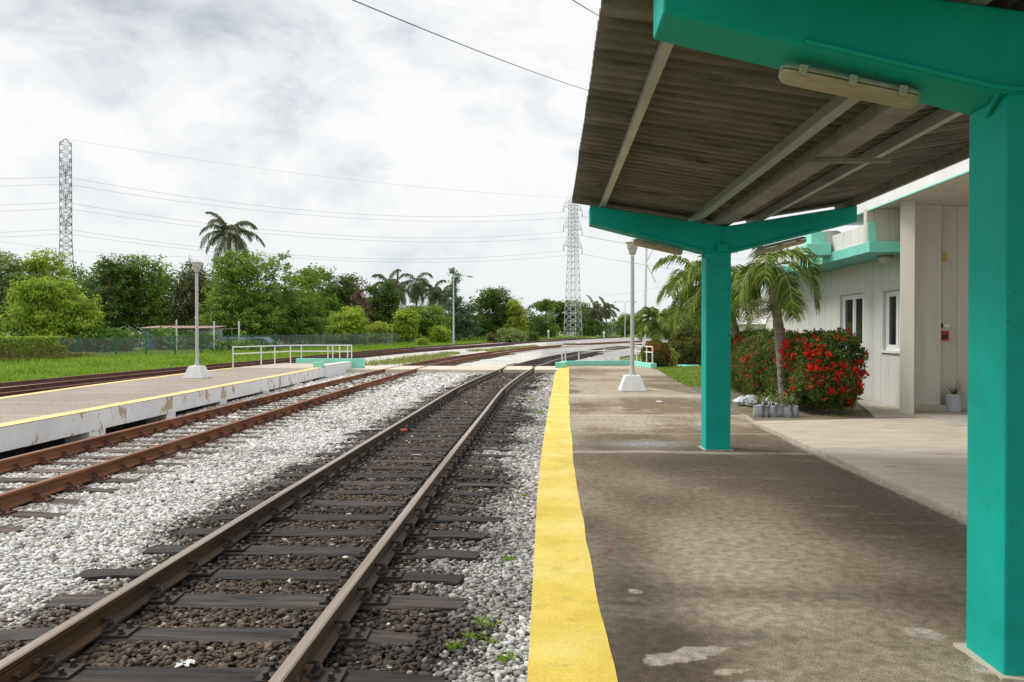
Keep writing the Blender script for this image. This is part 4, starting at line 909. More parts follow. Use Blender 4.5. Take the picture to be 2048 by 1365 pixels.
# ------------------------------------------------------------------ trees left
T = tree
T('broadleaf_tree', 'yellow green bushy tree hanging over the left end of the fence', 106, 63, 556, 108, 'light', 15000, .14, seed=1, trunk_h=.02, top_w=.5)
T('broadleaf_tree', 'feathery olive tree at the left frame edge', 5, 68, 486, 72, 'dusty', 7000, .15, seed=2, trunk_h=.1)
T('broadleaf_tree', 'bright green tree in front of the base of the slim pylon', 95, 72, 484, 62, 'light', 7000, .15, seed=3, trunk_h=.1, top_w=.5)
T('broadleaf_tree', 'dark green tree with an uneven top right of the slim pylon', 215, 92, 512, 74, 'dark', 7500, .19, seed=4)
T('broadleaf_tree', 'thin leafy tree showing sky through its top above the shed', 305, 97, 512, 76, 'mid', 7500, .19, seed=5, airy=.8)
T('broadleaf_tree', 'brownish creeper covered tree left of the big round tree', 388, 93, 518, 46, [(.10, .09, .045), (.13, .13, .05), (.10, .15, .04)], 4500, .18, seed=6)
T('mango_tree', 'largest dense round dark green tree under the tall palm', 515, 84, 497, 124, 'mid', 22000, .15, seed=7, trunk_h=.06, top_w=.7)
T('broadleaf_tree', 'lower green tree joined to the right of the big round tree', 600, 88, 575, 58, 'mid', 6000, .16, seed=8, trunk_h=.1)
T('broadleaf_tree', 'green tree with yellowish top behind the railing', 628, 104, 526, 62, 'mid', 7000, .19, seed=9, top_w=.6)
T('broadleaf_tree', 'dark tree left of the brown dry tree', 686, 112, 543, 50, 'dark', 5000, .2, seed=10)
T('dry_tree', 'half dead brown tree with bare upright branches', 718, 103, 553, 26, 'brown', 1900, .17, seed=11, airy=.8)
T('broadleaf_tree', 'dark tree right of the brown dry tree', 764, 112, 562, 50, 'dark', 5000, .2, seed=12)
T('broadleaf_tree', 'bright green leafy bush tree behind the fence below the dry tree', 697, 94, 616, 50, 'light', 5200, .17, seed=13, trunk_h=.04)
T('broadleaf_tree', 'bright green bush tree beside the dark wooden pole', 812, 104, 612, 27, 'light', 4200, .17, seed=14, trunk_h=.05)
T('broadleaf_tree', 'small yellow green bush tree between two bright bushes', 755, 98, 640, 28, 'yellow', 3000, .15, seed=15, trunk_h=.04)
T('broadleaf_tree', 'mid green tree in front of the coconut palms', 852, 112, 604, 42, 'mid', 4500, .19, seed=16)
T('broadleaf_tree', 'low light bush at the end of the concrete posts', 880, 108, 652, 20, 'light', 2300, .15, seed=17, trunk_h=.03)
T('casuarina_tree', 'slim wispy grey green tree beside the street lamp', 908, 130, 538, 24, 'bluish', 2600, .17, seed=18, shape='cone')
T('broadleaf_tree', 'grey green tree below the wispy tree', 918, 128, 598, 46, 'bluish', 4500, .2, seed=19)
T('broadleaf_tree', 'dense dark domed tree left of the right pylon', 985, 138, 571, 58, 'dark', 9500, .21, seed=20, trunk_h=.05)
T('broadleaf_tree', 'yellow leafed tree on the right flank of the dark domed tree', 1032, 134, 592, 22, 'yellow', 3400, .19, seed=21, trunk_h=.1)
T('spreading_tree', 'wide flat topped tree behind the right pylon', 1110, 185, 598, 72, 'dark', 7500, .27, seed=22, shape='flat')
T('broadleaf_tree', 'pale distant tree between the flat topped tree and the pylon', 1080, 165, 632, 44, 'mid', 3000, .22, seed=23)
T('broadleaf_tree', 'distant low tree right of the far palms', 1262, 190, 624, 34, 'mid', 3500, .26, seed=24, trunk_h=.05)
T('broadleaf_tree', 'distant dark tree behind the small garden palm', 1345, 165, 612, 26, 'dark', 3500, .24, seed=25, trunk_h=.05)
T('broadleaf_tree', 'distant domed tree behind the round green bush', 1392, 158, 606, 26, 'dark', 3300, .24, seed=26, trunk_h=.05)
T('broadleaf_tree', 'distant tree just left of the far teal pillar', 1445, 150, 622, 22, 'mid', 2600, .24, seed=27, trunk_h=.05)
T('broadleaf_tree', 'far low tree under the drooping far palms', 1180, 200, 640, 30, 'mid', 2500, .27, seed=28, trunk_h=.05)
T('shrub', 'grey green roadside shrub left of the right pylon', 1020, 116, 657, 36, 'dusty', 3600, .13, seed=30, trunk_h=.0, group='wild shrubs beyond the tracks', cat='shrub')
T('shrub', 'small dark roadside shrub nearest the right pylon', 1066, 118, 664, 13, 'dark', 1400, .12, seed=31, trunk_h=.0, group='wild shrubs beyond the tracks', cat='shrub')
T('shrub', 'low reddish weedy shrub beside the grey green shrub', 988, 116, 666, 16, [(.16, .13, .06), (.14, .17, .05), (.2, .2, .07)], 1200, .12, seed=32, trunk_h=.0, group='wild shrubs beyond the tracks', cat='shrub')
T('shrub', 'low green shrub on the grass past the fence end', 845, 92, 678, 12, 'light', 1000, .10, seed=33, trunk_h=.0, group='wild shrubs beyond the tracks', cat='shrub')
T('broadleaf_tree', 'green tree just outside the left frame', -110, 70, 540, 80, 'mid', 5000, .18, seed=34, trunk_h=.1)

# undergrowth, one mass
def undergrowth():
    Ps = []; 
    for (x0, Y0, h0, x1, Y1, h1, n) in ((-80, 60, 2.2, 258, 66, 2.2, 7500), (420, 92, 3.2, 700, 98, 3.6, 7500), (640, 104, 4.0, 900, 122, 5.0, 9000), (880, 142, 4.5, 1110, 165, 5.5, 9500), (1100, 200, 5, 1320, 215, 5.5, 7500), (1290, 160, 3.5, 1560, 150, 3.5, 5000), (1150, 185, 3, 1320, 185, 3.2, 3500), (-80, 84, 8, 430, 108, 10, 26000), (322, 71.0, 2.1, 410, 71.5, 1.8, 2200), (440, 66, 1.3, 545, 68, 1.0, 700), (420, 106, 9, 760, 120, 7.5, 17000)):
        t = RNG.random(n); px = x0 + (x1 - x0) * t; Yc = Y0 + (Y1 - Y0) * t; h = (h0 + (h1 - h0) * t) * (.55 + .9 * fbm(px * .06, Yc * .5, 3))
        rr_ = (px - 1024) / FPX; X = Yc * (rr_ * math.cos(YAW) - math.sin(YAW)) / (rr_ * math.sin(YAW) + math.cos(YAW)); Yy = Yc + RNG.normal(0, 1.6, n); z = gzv(Yy) - .5 + h * RNG.random(n) ** .7; Ps.append(np.stack([X, Yy, z], -1))
    P = np.concatenate(Ps); cv = fbm(P[:, 0] * .5, P[:, 2] * .7 + P[:, 1] * .2, 3); cv = np.clip((cv - .5) * 2.4 + .45, 0, 1)
    o = leaves('undergrowth', P, np.tile([0, -.6, .5], (len(P), 1)), .2, [(.06, .11, .025), (.11, .20, .04), (.20, .33, .06)], None, clumpval=cv, var=.4)
    tag(o, 'mixed green undergrowth filling the gaps under the far trees', 'undergrowth', kind='stuff')
undergrowth()

# palms far
def at_px_palm(name, label, x, Y, yc, L_, fr, pl, seed, rt=(.2, .13), group='far palms above the trees', **k):
    c = atY(x, yc, Y); zb = gz(Y) - .5; H = c.z - zb
    return palm(name, label, c.x, Y, zb, [(0, 0, 0), (.1, 0, H * .4), (.05, 0, H * .8), (0, 0, H)], rt, fr, L_, k.pop('leaf_l', .8), k.pop('nl', 26), k.pop('wl', .07), pl=pl, group=group, seed=seed, **k)
at_px_palm('royal_palm', 'tall palm standing alone above the big round tree', 458, 92, 482, 4.5, 18, 'palmdark', 41, rt=(.28, .24), shaft=.9, els=(-.15, 1.35), droop=1.55, nl=60, wl=.10, leaf_l=.95, hang=.95, r0=.05)
for i, (x, Y, yc, L_, lb) in enumerate(((776, 125, 568, 3.4, 'ragged palm just left of the dark wooden pole'), (796, 138, 582, 3.0, 'low palm behind the dark wooden pole'), (832, 132, 566, 4.0, 'tallest coconut palm right of the wooden pole'), (868, 142, 582, 3.6, 'coconut palm left of the wispy tree'), (885, 150, 590, 3.2, 'rearmost coconut palm touching the wispy tree'))):
    at_px_palm('coconut_palm', lb, x, Y, yc, L_, 14, [(0, 0, 0)] and 'palmdark', 50 + i, els=(-.7, 1.3), droop=1.7, nl=40, wl=.13, leaf_l=1.1, hang=1.0, r0=.05)
for i, (x, Y, yc, L_, lb) in enumerate(((1190, 195, 622, 4.3, 'left one of two far palms right of the pylon'), (1212, 200, 620, 4.0, 'right one of two far palms right of the pylon'), (1175, 205, 628, 4.0, 'drooping far palm touching the right pylon'))):
    at_px_palm('royal_palm', lb, x, Y, yc, L_, 13, 'palmdark', 60 + i, els=(-.3, 1.3), droop=1.5, nl=34, wl=.2, leaf_l=1.1, hang=.9, r0=.07)

# garden palms
def fruit(br, LV, LC, c):
    pass
def fruit_branch(o, p0, d, L_, n, seed):
    random.seed(seed); b = MB()
    for k in range(n):
        q = Vector(p0); dd = (Vector(d) + Vector((random.uniform(-.5, .5), random.uniform(-.5, .5), random.uniform(-.5, .5)))).normalized(); pts = [q.copy()]
        for i in range(5):
            dd = (dd + Vector((0, 0, -.16)) + Vector((random.uniform(-.15, .15),) * 3)).normalized(); q = q + dd * L_ / 5; pts.append(q.copy())
            for j in range(3):
                e = q + Vector((random.uniform(-1, 1), random.uniform(-1, 1), random.uniform(-.6, .6))) * L_ * .16; b.path([q, e], [.004, .003], 3)
        b.path(pts, [.008, .007, .006, .005, .004, .003], 4)
    b.build('flower_branch', M['flowerstalk'], o)
M['flowerstalk'] = mat('flower_stalk', (.30, .31, .13), (.42, .42, .22), 20, .7)
p1 = palm('garden_palm', 'curved palm trunk rising in front of the red flowered hedge', 4.65, 15.6, -.05, [(0, 0, 0), (-.03, 0, .6), (-.10, .02, 1.35), (-.18, .04, 2.08)], (.125, .085), 10, 1.38, .48, 50, .044, els=(-.2, 1.35), droop=2.5, group='garden palms', shaft=.85, seed=71, hang=.75)
fruit_branch(p1, (-.17, 0, 2.06), (.75, -.1, .55), .52, 30, 5); fruit_branch(p1, (-.19, 0, 2.06), (-.8, -.2, .1), .70, 30, 6)
p2 = palm('garden_palm', 'palm with a leaning trunk just right of the far teal pillar', 5.12, 20.8, -.05, [(0, 0, 0), (-.05, 0, .7), (-.22, 0, 1.5), (-.45, 0, 2.35)], (.13, .09), 13, 1.6, .55, 48, .046, els=(-.4, 1.2), droop=2.1, group='garden palms', shaft=.7, seed=72, hang=.75)
p3 = palm('garden_palm', 'full crowned palm left of the far teal pillar over the round bush', 5.62, 28.2, -.05, [(0, 0, 0), (.0, 0, .8), (-.02, 0, 1.6), (-.10, 0, 2.35)], (.15, .11), 19, 2.2, .72, 60, .055, els=(-.1, 1.35), droop=1.9, group='garden palms', shaft=.95, seed=73, hang=.75)
p4 = palm('garden_palm', 'smallest palm behind the railing and the small red bush', 6.25, 47, -.5, [(0, 0, 0), (.05, 0, .7), (-.05, 0, 1.45), (-.02, 0, 2.3)], (.2, .12), 15, 1.75, .65, 40, .09, els=(-.3, 1.3), droop=1.7, group='garden palms', shaft=.5, seed=74, hang=.5, pl='palm')

# ------------------------------------------------------------------ hedge and bushes
def bush(name, label, c, r, n, leaf, pl, cat='shrub', flowers=0, fl_r=.045, box=None, group=None, fcol='red', core=True, shoots=0):
    o = empty(name, c, 0, label, cat, group)
    if box is None:
        d = RNG.normal(size=(n, 3)); d /= np.linalg.norm(d, axis=1)[:, None]; d[:, 2] = np.where(d[:, 2] < -.55, -d[:, 2], d[:, 2]); lump = 1 + .16 * (fbm(d[:, 0] * 3 + 7, d[:, 1] * 3 + d[:, 2] * 4, 3) - .5) * 2
        P = d * np.array(r) * (lump * RNG.uniform(.86, 1.05, n))[:, None] + np.array([0, 0, r[2] * .82]); out = d
        b = MB(); b.lathe((0, 0, 0), [(r[0] * .45, 0.02), (r[0] * .78, r[2] * .4), (r[0] * .84, r[2] * .85), (r[0] * .7, r[2] * 1.3), (r[0] * .3, r[2] * 1.62)], 14)
    else:
        L_, Wd, H = box; A = np.array([L_ * H, L_ * H * .4, L_ * Wd, Wd * H, Wd * H * .6]); f_ = RNG.choice(5, n, p=A / A.sum()); a_ = RNG.uniform(-1, 1, n); b_ = RNG.uniform(-1, 1, n); o1 = np.ones(n)
        E_ = np.select([(f_ == k)[:, None] for k in range(5)], [np.stack(q, -1) for q in ((-o1, a_, b_), (o1, a_, b_), (a_, b_, o1), (a_, -o1, b_), (a_, o1, b_))])
        hs = np.array([Wd / 2, L_ / 2, H / 2]); rc = min(Wd, H) * .44; Q_ = E_ * hs; inn = np.clip(Q_, -(hs - rc), hs - rc); d = Q_ - inn; dn = np.linalg.norm(d, axis=1)[:, None]; d = d / (dn + 1e-9)
        lump = .22 * (fbm(Q_[:, 1] * 1.3 + 3, Q_[:, 2] * 1.5 + Q_[:, 0] * 1.5, 3) - .5) * 2
        P = inn + d * (rc + lump + RNG.normal(-.02, .04, n))[:, None]; P[:, 2] += H / 2; P[:, 2] = np.where(P[:, 2] < .04, RNG.uniform(.04, .3, n), P[:, 2]); out = d; P[:, :2] *= (1 - .10 * np.clip(1 - P[:, 2] / H / .6, 0, 1) ** 1.5)[:, None] ** np.array([1, .3])
        b = MB(); b.box(-Wd / 2 * .60, Wd / 2 * .60, -L_ / 2 + .34, L_ / 2 - .34, .10, H * .84)
    if core: b.build('dark_core', M['core'], o, bevel=.3 if box else 0, seg=4)  # solid core added for the dark inside of the bush, blocks see-through
    cv = np.clip(fbm(P[:, 1] * 3.1 + P[:, 0] * 2 + 11, P[:, 2] * 3.1, 3) * 1.8 - .4, 0, 1)
    nP = len(P)
    if shoots:
        j = RNG.choice(np.where(P[:, 2] > P[:, 2].max() * .86)[0], shoots); S5 = np.arange(5)[:, None] * np.array([[0, 0, .022]]); sp = (P[j][:, None, :] + S5[None] + RNG.normal(0, .012, (shoots, 5, 3))).reshape(-1, 3)
        P = np.concatenate([P, sp]); out = np.concatenate([out, np.tile([0, -.5, .3], (len(sp), 1))]); cv = np.concatenate([cv, np.full(len(sp), .5)])
    leaves('leaves', P, out, leaf, pl, o, asp=.42, clumpval=cv, var=.4); P = P[:nP]; out = out[:nP]
    if flowers:
        w = fbm(P[:, 1] * 2.2 + 5, P[:, 2] * 2.2 + P[:, 0], 3); w = np.clip(w - .34, 0, 1) ** 1.5 * (np.where(P[:, 1] < -box[0] / 2 + 1.3, 1.15, 1.0) if box else 1); w[P[:, 2] < .12] = 0
        i = RNG.choice(len(P), flowers, replace=False, p=w / w.sum()); F = P[i] + out[i] * leaf * .4; fr_ = fl_r * (np.where(F[:, 1] < -box[0] / 2 + 1.4, 1.35, .85) if box else 1) * np.clip(RNG.lognormal(-.2, .5, flowers), .4, 1.35); m = 22
        dd = RNG.normal(size=(flowers, m, 3)); dd /= np.linalg.norm(dd, axis=2)[..., None]; dd = dd * .8 + out[i][:, None, :] * .5; Q = (F[:, None, :] + dd * fr_[:, None, None]).reshape(-1, 3)
        base = np.repeat(RNG.random(flowers)[:, None], m, 1).ravel()
        leaves('flowers', Q, dd.reshape(-1, 3), np.repeat(fr_ * .45, m), [(.42, .014, .01), (.66, .022, .014), (.70, .07, .03)], o, asp=.8, clumpval=base, var=.3)
        # young rusty shoots
        j = RNG.choice(len(P), flowers * 9, replace=True, p=w / w.sum()); leaves('young_leaves', P[j] + RNG.normal(0, .03, (len(j), 3)), out[j], leaf * .8, [(.20, .07, .02), (.30, .10, .03), (.34, .16, .04)], o, asp=.4)
    return o
bush('flowering_hedge', 'long clipped hedge covered in red flowers before the station wall', (5.16, 18.15, -.03), None, 62000, .034, 'hedge', 'hedge', flowers=760, fl_r=.038, box=(7.9, 1.22, 1.48), shoots=160)
bush('flowering_bush', 'small round red flowered bush at the end of the railing', (4.62, 34.6, -.04), (.62, .62, .66), 7500, .05, 'hedge', 'bush', flowers=170, fl_r=.032)
bush('round_bush', 'big round green bush on the lawn left of the far pillar', (7.75, 43.5, -.45), (1.18, 1.18, 1.28), 15000, .075, [(.06, .085, .02), (.12, .14, .03), (.22, .22, .05)], 'bush')
bush('low_bush', 'low bright yellow green bush behind the small red bush', (5.1, 37.5, -.25), (.95, .7, .62), 5000, .06, 'yellow', 'bush')
bush('low_bush', 'croton like yellow bush at the far end of the red hedge', (6.1, 23.6, -.03), (.55, .6, .78), 3500, .06, 'yellow', 'bush')
0 and bush('ground_plants', 'leafy weeds at the foot of the near end of the hedge', (5.1, 14.0, -.03), (.5, .22, .12), 900, .035, 'light', 'weeds', core=False)
b = MB()
o = empty('painted_tyre', (7.35, 42.0, -.46), 0, 'mint painted tyre ring under the round green bush', 'planter'); b = MB(); b.path([(.5 * math.cos(t), .5 * math.sin(t), .13) for t in [k * math.pi / 8 for k in range(17)]], .13, 8, cap=False); b.build('ring', M['mint'], o, smooth=True)

# grey sapling bags in a row
def sap_bag(me, x, y, h, w, label, seed, grp='grey sapling bags in a row', plant=True, tilt=0, m_='bag'):
    r = random.Random(seed); o = empty('sapling_bag', (x, y, -.02), r.uniform(0, 6), label, 'plant bag', grp)
    b = MB(); n = 14; vs = []; prof = [(.40, 0), (.50, .06), (.54, .35), (.50, .7), (.46, .9), (.50, 1.0), (.40, .985), (.36, .9)]
    ph = r.uniform(0, 6)
    for (q, t) in prof:
        for k in range(n):
            a = 2 * math.pi * k / n; rr = w * q * (1 + .10 * math.sin(3 * a + ph) + r.uniform(-.05, .05)); vs.append((rr * math.cos(a), rr * math.sin(a), t * h + (r.uniform(-.02, .02) if t > .8 else 0)))
    fs = [(i * n + k, i * n + (k + 1) % n, (i + 1) * n + (k + 1) % n, (i + 1) * n + k) for i in range(len(prof) - 1) for k in range(n)] + [tuple(range(n))[::-1]]
    b.add(vs, fs); b.build('bag', M[m_], o, smooth=True)
    b = MB(); b.lathe((0, 0, h * .9 - .02), [(w * .36, 0), (w * .36, .018)], 10); b.build('soil', M['earth'], o)
    if plant:
        b = MB(); Q = []
        for k in range(5):
            a = r.uniform(0, 6.28); e = Vector((math.cos(a) * r.uniform(.02, .09), math.sin(a) * r.uniform(.02, .09), h * .9 + r.uniform(.10, .24))); b.path([(0, 0, h * .9), (e.x * .5, e.y * .5, (h * .9 + e.z) / 2 + .01), e], [.006, .005, .003], 4)
            for j in range(6): Q.append(e + Vector((r.uniform(-.03, .03), r.uniform(-.03, .03), r.uniform(-.08, .02))))
        b.build('stem', M['bark'], o); leaves('leaves', np.array([list(q) for q in Q]), np.tile([0, -.4, .5], (len(Q), 1)), .028, 'dusty', o)
    return o
for i, (px, lab) in enumerate(((1516, 'leftmost of the six grey sapling bags by the forecourt corner'), (1532, 'second grey sapling bag from the left'), (1545, 'third grey sapling bag from the left'), (1559, 'third grey sapling bag from the right'), (1574, 'second grey sapling bag from the right'), (1590, 'rightmost of the six grey sapling bags next to the hedge'))):
    c = pxX(px, 14.15); sap_bag(None, c, 14.12 + .05 * (i % 2), .205 + .02 * (i % 3 == 0), .145 if i not in (5, 0) else .165, lab, 80 + i)
for i in range(6):
    px = 1520 + i * 13; sap_bag(None, pxX(px, 14.4), 14.42, .2, .15, ['sapling bag behind the leftmost grey bag', 'sapling bag in the back row behind the second bag', 'sapling bag in the back row in front of the palm trunk', 'sapling bag in the back row right of the palm trunk', 'sapling bag in the back row second from the hedge', 'sapling bag in the back row touching the hedge'][i], 90 + i, 'sapling bags in the back row')
heap = [(4.0, 16.3, 'white plastic bag nearest the far pillar in the heap'), (4.25, 16.7, 'pale plastic bag lying at the back of the heap'), (4.12, 16.0, 'dark fronted plastic bag at the left of the heap'), (4.45, 16.1, 'white crumpled bag in the middle of the heap'), (4.62, 15.9, 'white crumpled bag at the right end of the heap'), (4.72, 16.5, 'pale bag behind the right end of the heap')]
for i, (x, y, lab) in enumerate(heap):
    r = random.Random(200 + i); o = empty('plastic_bag', (x, y, -.02), r.uniform(0, 6), lab, 'plastic bag', 'heap of pale plastic bags'); b = MB(); n = 12; vs = []; rows = 8
    for j in range(rows):
        t = j / (rows - 1); q = math.sin(math.pi * (.08 + .84 * t))
        for k in range(n):
            a = 2 * math.pi * k / n; rr = .15 * q * (1 + .18 * math.sin(4 * a + j) + r.uniform(-.13, .13)); vs.append((1.35 * rr * math.cos(a), rr * math.sin(a), .2 * t + r.uniform(-.012, .012)))
    b.add(vs, [(j * n + k, j * n + (k + 1) % n, (j + 1) * n + (k + 1) % n, (j + 1) * n + k) for j in range(rows - 1) for k in range(n)] + [tuple(range(n))[::-1], tuple(range((rows - 1) * n, rows * n))]); b.build('bag', M['bag' if i == 2 else 'bagwhite'], o)
# potted plant
o = empty('potted_plant', (7.62, 15.02, .02), 0, 'spiky green plant in a grey blue pot by the porch wall', 'potted plant')
b = MB(); b.lathe((0, 0, 0), [(.12, 0), (.135, .01), (.15, .28), (.158, .33), (.145, .33), (.135, .29)], 20); b.build('pot', M['pot'], o, smooth=True)
b = MB(); b.lathe((0, 0, .27), [(.13, 0), (.13, .02)], 12); b.build('soil', M['earth'], o)
random.seed(9); LV = []; LC = []
for k in range(34):
    az = random.uniform(0, 6.28); el = random.uniform(.25, 1.45); d = Vector((math.cos(az) * math.cos(el), math.sin(az) * math.cos(el), math.sin(el))); p = Vector((0, 0, .29)); side = d.cross(Vector((0, 0, 1))).normalized() * .011; L_ = random.uniform(.26, .46); prev = p
    for i in range(4):
        d = (d + Vector((0, 0, -.16))).normalized(); q = prev + d * L_ / 4; s0 = 1 - i / 4; s1 = 1 - (i + 1) / 4 + .05; LV.append([prev - side * s0, prev + side * s0, q + side * s1, q - side * s1]); LC.append(random.choice(pal('dark'))); prev = q
v = np.array([[list(q) for q in f] for f in LV]); np_mesh('leaves', v.reshape(-1, 3), np.arange(len(v) * 4).reshape(-1, 4), 4, M['leaf'], o, col=np.repeat(np.array(LC)[:, None, :], 4, 1).reshape(-1, 3))

# weeds by the platform edge, each tuft a thing
for i, (px, py, s) in enumerate(((910, 1296, .8), (973, 1250, 1), (944, 1278, .6), (1013, 1322, .8), (1017, 1122, .7), (1045, 995, .7), (958, 1275, .5), (985, 1285, .45), (1060, 800, 1.2), (1085, 775, 1.3), (1078, 828, .9), (1105, 790, 1.0), (1110, 770, 1.0))):
    r_ = ray(px, py); t = (-.43 - HCAM) / r_.z; c = r_ * t; n = int(60 * s)
    a = RNG.uniform(0, 6.28, n); rr = .07 * s * np.sqrt(RNG.random(n)) * (1 if py > 900 else 2); X = rr * np.cos(a); Y = rr * np.sin(a)
    o = grass('weed_tuft', X, Y, np.zeros(n), .05 if py > 900 else .09, .011, 'grass', lean=.8); o.location = (c.x, c.y, -.435)
    tag(o, ['widest small weed tuft left of the near weed cluster', 'largest weed tuft right of the near cluster', 'small weed tuft in the middle of the near cluster', 'weed tuft lowest and nearest the camera in the gravel', 'lone weed tuft beside the middle of the yellow stripe', 'lone weed tuft farther up beside the yellow stripe', 'tiny weed tuft left in the middle of the near cluster', 'tiny weed tuft just below the largest tuft', 'grass tuft left of the curve of the yellow edge', 'grass tuft midway along the curve of the yellow edge', 'lowest grass tuft beside the curve of the yellow edge', 'rightmost grass tuft touching the curved yellow edge', 'topmost grass tuft by the far curve of the yellow edge'][i], 'weed', 'weed tufts in the gravel' if py > 900 else 'weed tufts by the curve')
# litter
def place(px, py, z=-.42): r_ = ray(px, py); return r_ * ((z - HCAM) / r_.z)
c = place(370, 1332); o = empty('paper_scrap', (c.x, c.y, -.415), .3, 'crumpled white paper scrap in the dark stones between the rails', 'litter')
b = MB(); r = random.Random(4); g = [[(-.05 + .02 * i + r.uniform(-.006, .006), -.035 + .018 * j + r.uniform(-.006, .006), r.uniform(0, .022)) for i in range(6)] for j in range(5)]
b.add([p for row in g for p in row], [(j * 6 + i, j * 6 + i + 1, (j + 1) * 6 + i + 1, (j + 1) * 6 + i) for j in range(4) for i in range(5) if (i, j) not in ((5, 0), (0, 3), (4, 0))]); ob = b.build('sheet', M['whitepaint'], o); s = ob.modifiers.new('t', 'SOLIDIFY'); s.thickness = .001
c = place(808, 862, -.36); o = empty('drink_can', (c.x, c.y, -.355), .5, 'red drink can lying between the rails', 'can'); b = MB(); b.path([(-.06, 0, 0), (-.052, 0, 0), (.052, 0, 0), (.06, 0, 0)], [.024, .031, .031, .024], 14); b.build('body', mat('can_red', (.62, .10, .07), rough=.35), o, smooth=True)
b = MB(); b.tube((-.0615, 0, 0), (-.0605, 0, 0), .022, n=12); b.build('lid', M['whitepaint'], o)
c = place(832, 912, -.41); o = empty('wrapper', (c.x, c.y, -.40), .1, 'small pale pink wrapper between the rails', 'litter'); b = MB(); b.add([(-.08, -.015, 0), (0, -.02, .01), (.08, -.012, 0), (.08, .016, .004), (0, .02, .014), (-.08, .014, 0)], [(0, 1, 4, 5), (1, 2, 3, 4)]); ob = b.build('film', mat('pink_wrap', (.62, .38, .36), rough=.4), o); ob.modifiers.new('t', 'SOLIDIFY').thickness = .001
c = place(1318, 804, 0); o = empty('paper_scrap', (c.x, c.y, .006), .2, 'flat white paper scrap on the near platform by the lamp', 'litter'); b = MB(); b.add([(-.07, -.05, 0), (.07, -.06, 0), (.075, .05, .006), (0, .06, .012), (-.06, .05, .004)], [(0, 1, 2, 3, 4)]); ob = b.build('sheet', M['whitepaint'], o); ob.modifiers.new('t', 'SOLIDIFY').thickness = .001
c = place(1219, 1103, 0); o = empty('dry_leaf', (c.x, c.y, .006), 1, 'tiny reddish dry leaf on the platform floor', 'leaf'); b = MB(); b.add([(-.022, 0, 0), (0, -.012, .008), (.024, 0, .002), (0, .013, .01)], [(0, 1, 2, 3)]); b.build('blade', mat('dry_leaf', (.35, .10, .03), rough=.7), o)

# ------------------------------------------------------------------ fences
def mesh_mat():
    m = mat('wire_mesh', (.20, .22, .22), rough=.6); nt = m.node_tree; p = nt.nodes['Principled BSDF']; p.inputs['Alpha'].default_value = .33; return m
M['mesh'] = mesh_mat()
fpx = [(-70, 744), (-5, 735), (75, 723), (155, 719), (232, 715), (292, 711), (350, 706), (402, 704), (456, 702), (505, 699.5), (550, 697.5), (592, 696), (627, 695), (655, 694.2), (682, 693.4), (708, 693), (730, 692.4), (752, 692), (772, 691.6), (794, 691)]
FP = []
for i, (px, py) in enumerate(fpx):
    t = i / (len(fpx) - 1); Y = 45 + 52 * t ** 1.05; FP.append((pxX(px, Y), Y))
fe = empty('wire_fence', (FP[0][0], FP[0][1], -.5), 0, 'wire mesh fence on green posts along the grass bank', 'fence')
for (x, y) in FP:
    b = MB(); z = gz(y) - .55; b.box(x - .05, x + .05, y - .05, y + .05, z, z + 1.78); b.box(x - .06, x + .06, y - .06, y + .06, z + 1.78, z + 1.81); o = b.build('post', M['green_post'], fe); o.location = (-FP[0][0], -FP[0][1], .5)
b = MB()
for i in range(len(FP) - 1):
    (x0, y0), (x1, y1) = FP[i], FP[i + 1]; z0, z1 = gz(y0) - .5, gz(y1) - .5
    b.add([(x0, y0, z0), (x1, y1, z1), (x1, y1, z1 + 1.6), (x0, y0, z0 + 1.6)], [(0, 1, 2, 3)])
o = b.build('mesh_panel', M['mesh'], fe); o.location = (-FP[0][0], -FP[0][1], .5)
b = MB(); b.path([(x, y, gz(y) + 1.1) for x, y in FP], .014, 5); o = b.build('top_wire', M['green_post'], fe); o.location = (-FP[0][0], -FP[0][1], .5)
# creeper on the left part of the fence
n = 9000; t = RNG.random(n) ** 1.2; X = FP[0][0] + (FP[4][0] - FP[0][0]) * t; Y = FP[0][1] + (FP[4][1] - FP[0][1]) * t + .25 + RNG.normal(0, .16, n); z = gzv(Y) - .5 + 1.75 * RNG.random(n) ** .75; k = fbm(X * .7, z * 1.2 + 4, 3) + (1 - t) * .55 - .35 * t > .62
P = np.stack([X, Y, z], -1)[k]; o = leaves('creeper', P, np.tile([0, -.8, .4], (len(P), 1)), .10, [(.36, .28, .13), (.30, .38, .08), (.42, .58, .10)], None, var=.35, clumpval=np.clip(P[:, 2] * .5 + .2, 0, 1)); tag(o, 'creeper growing over the left part of the wire fence', 'creeper', kind='stuff')
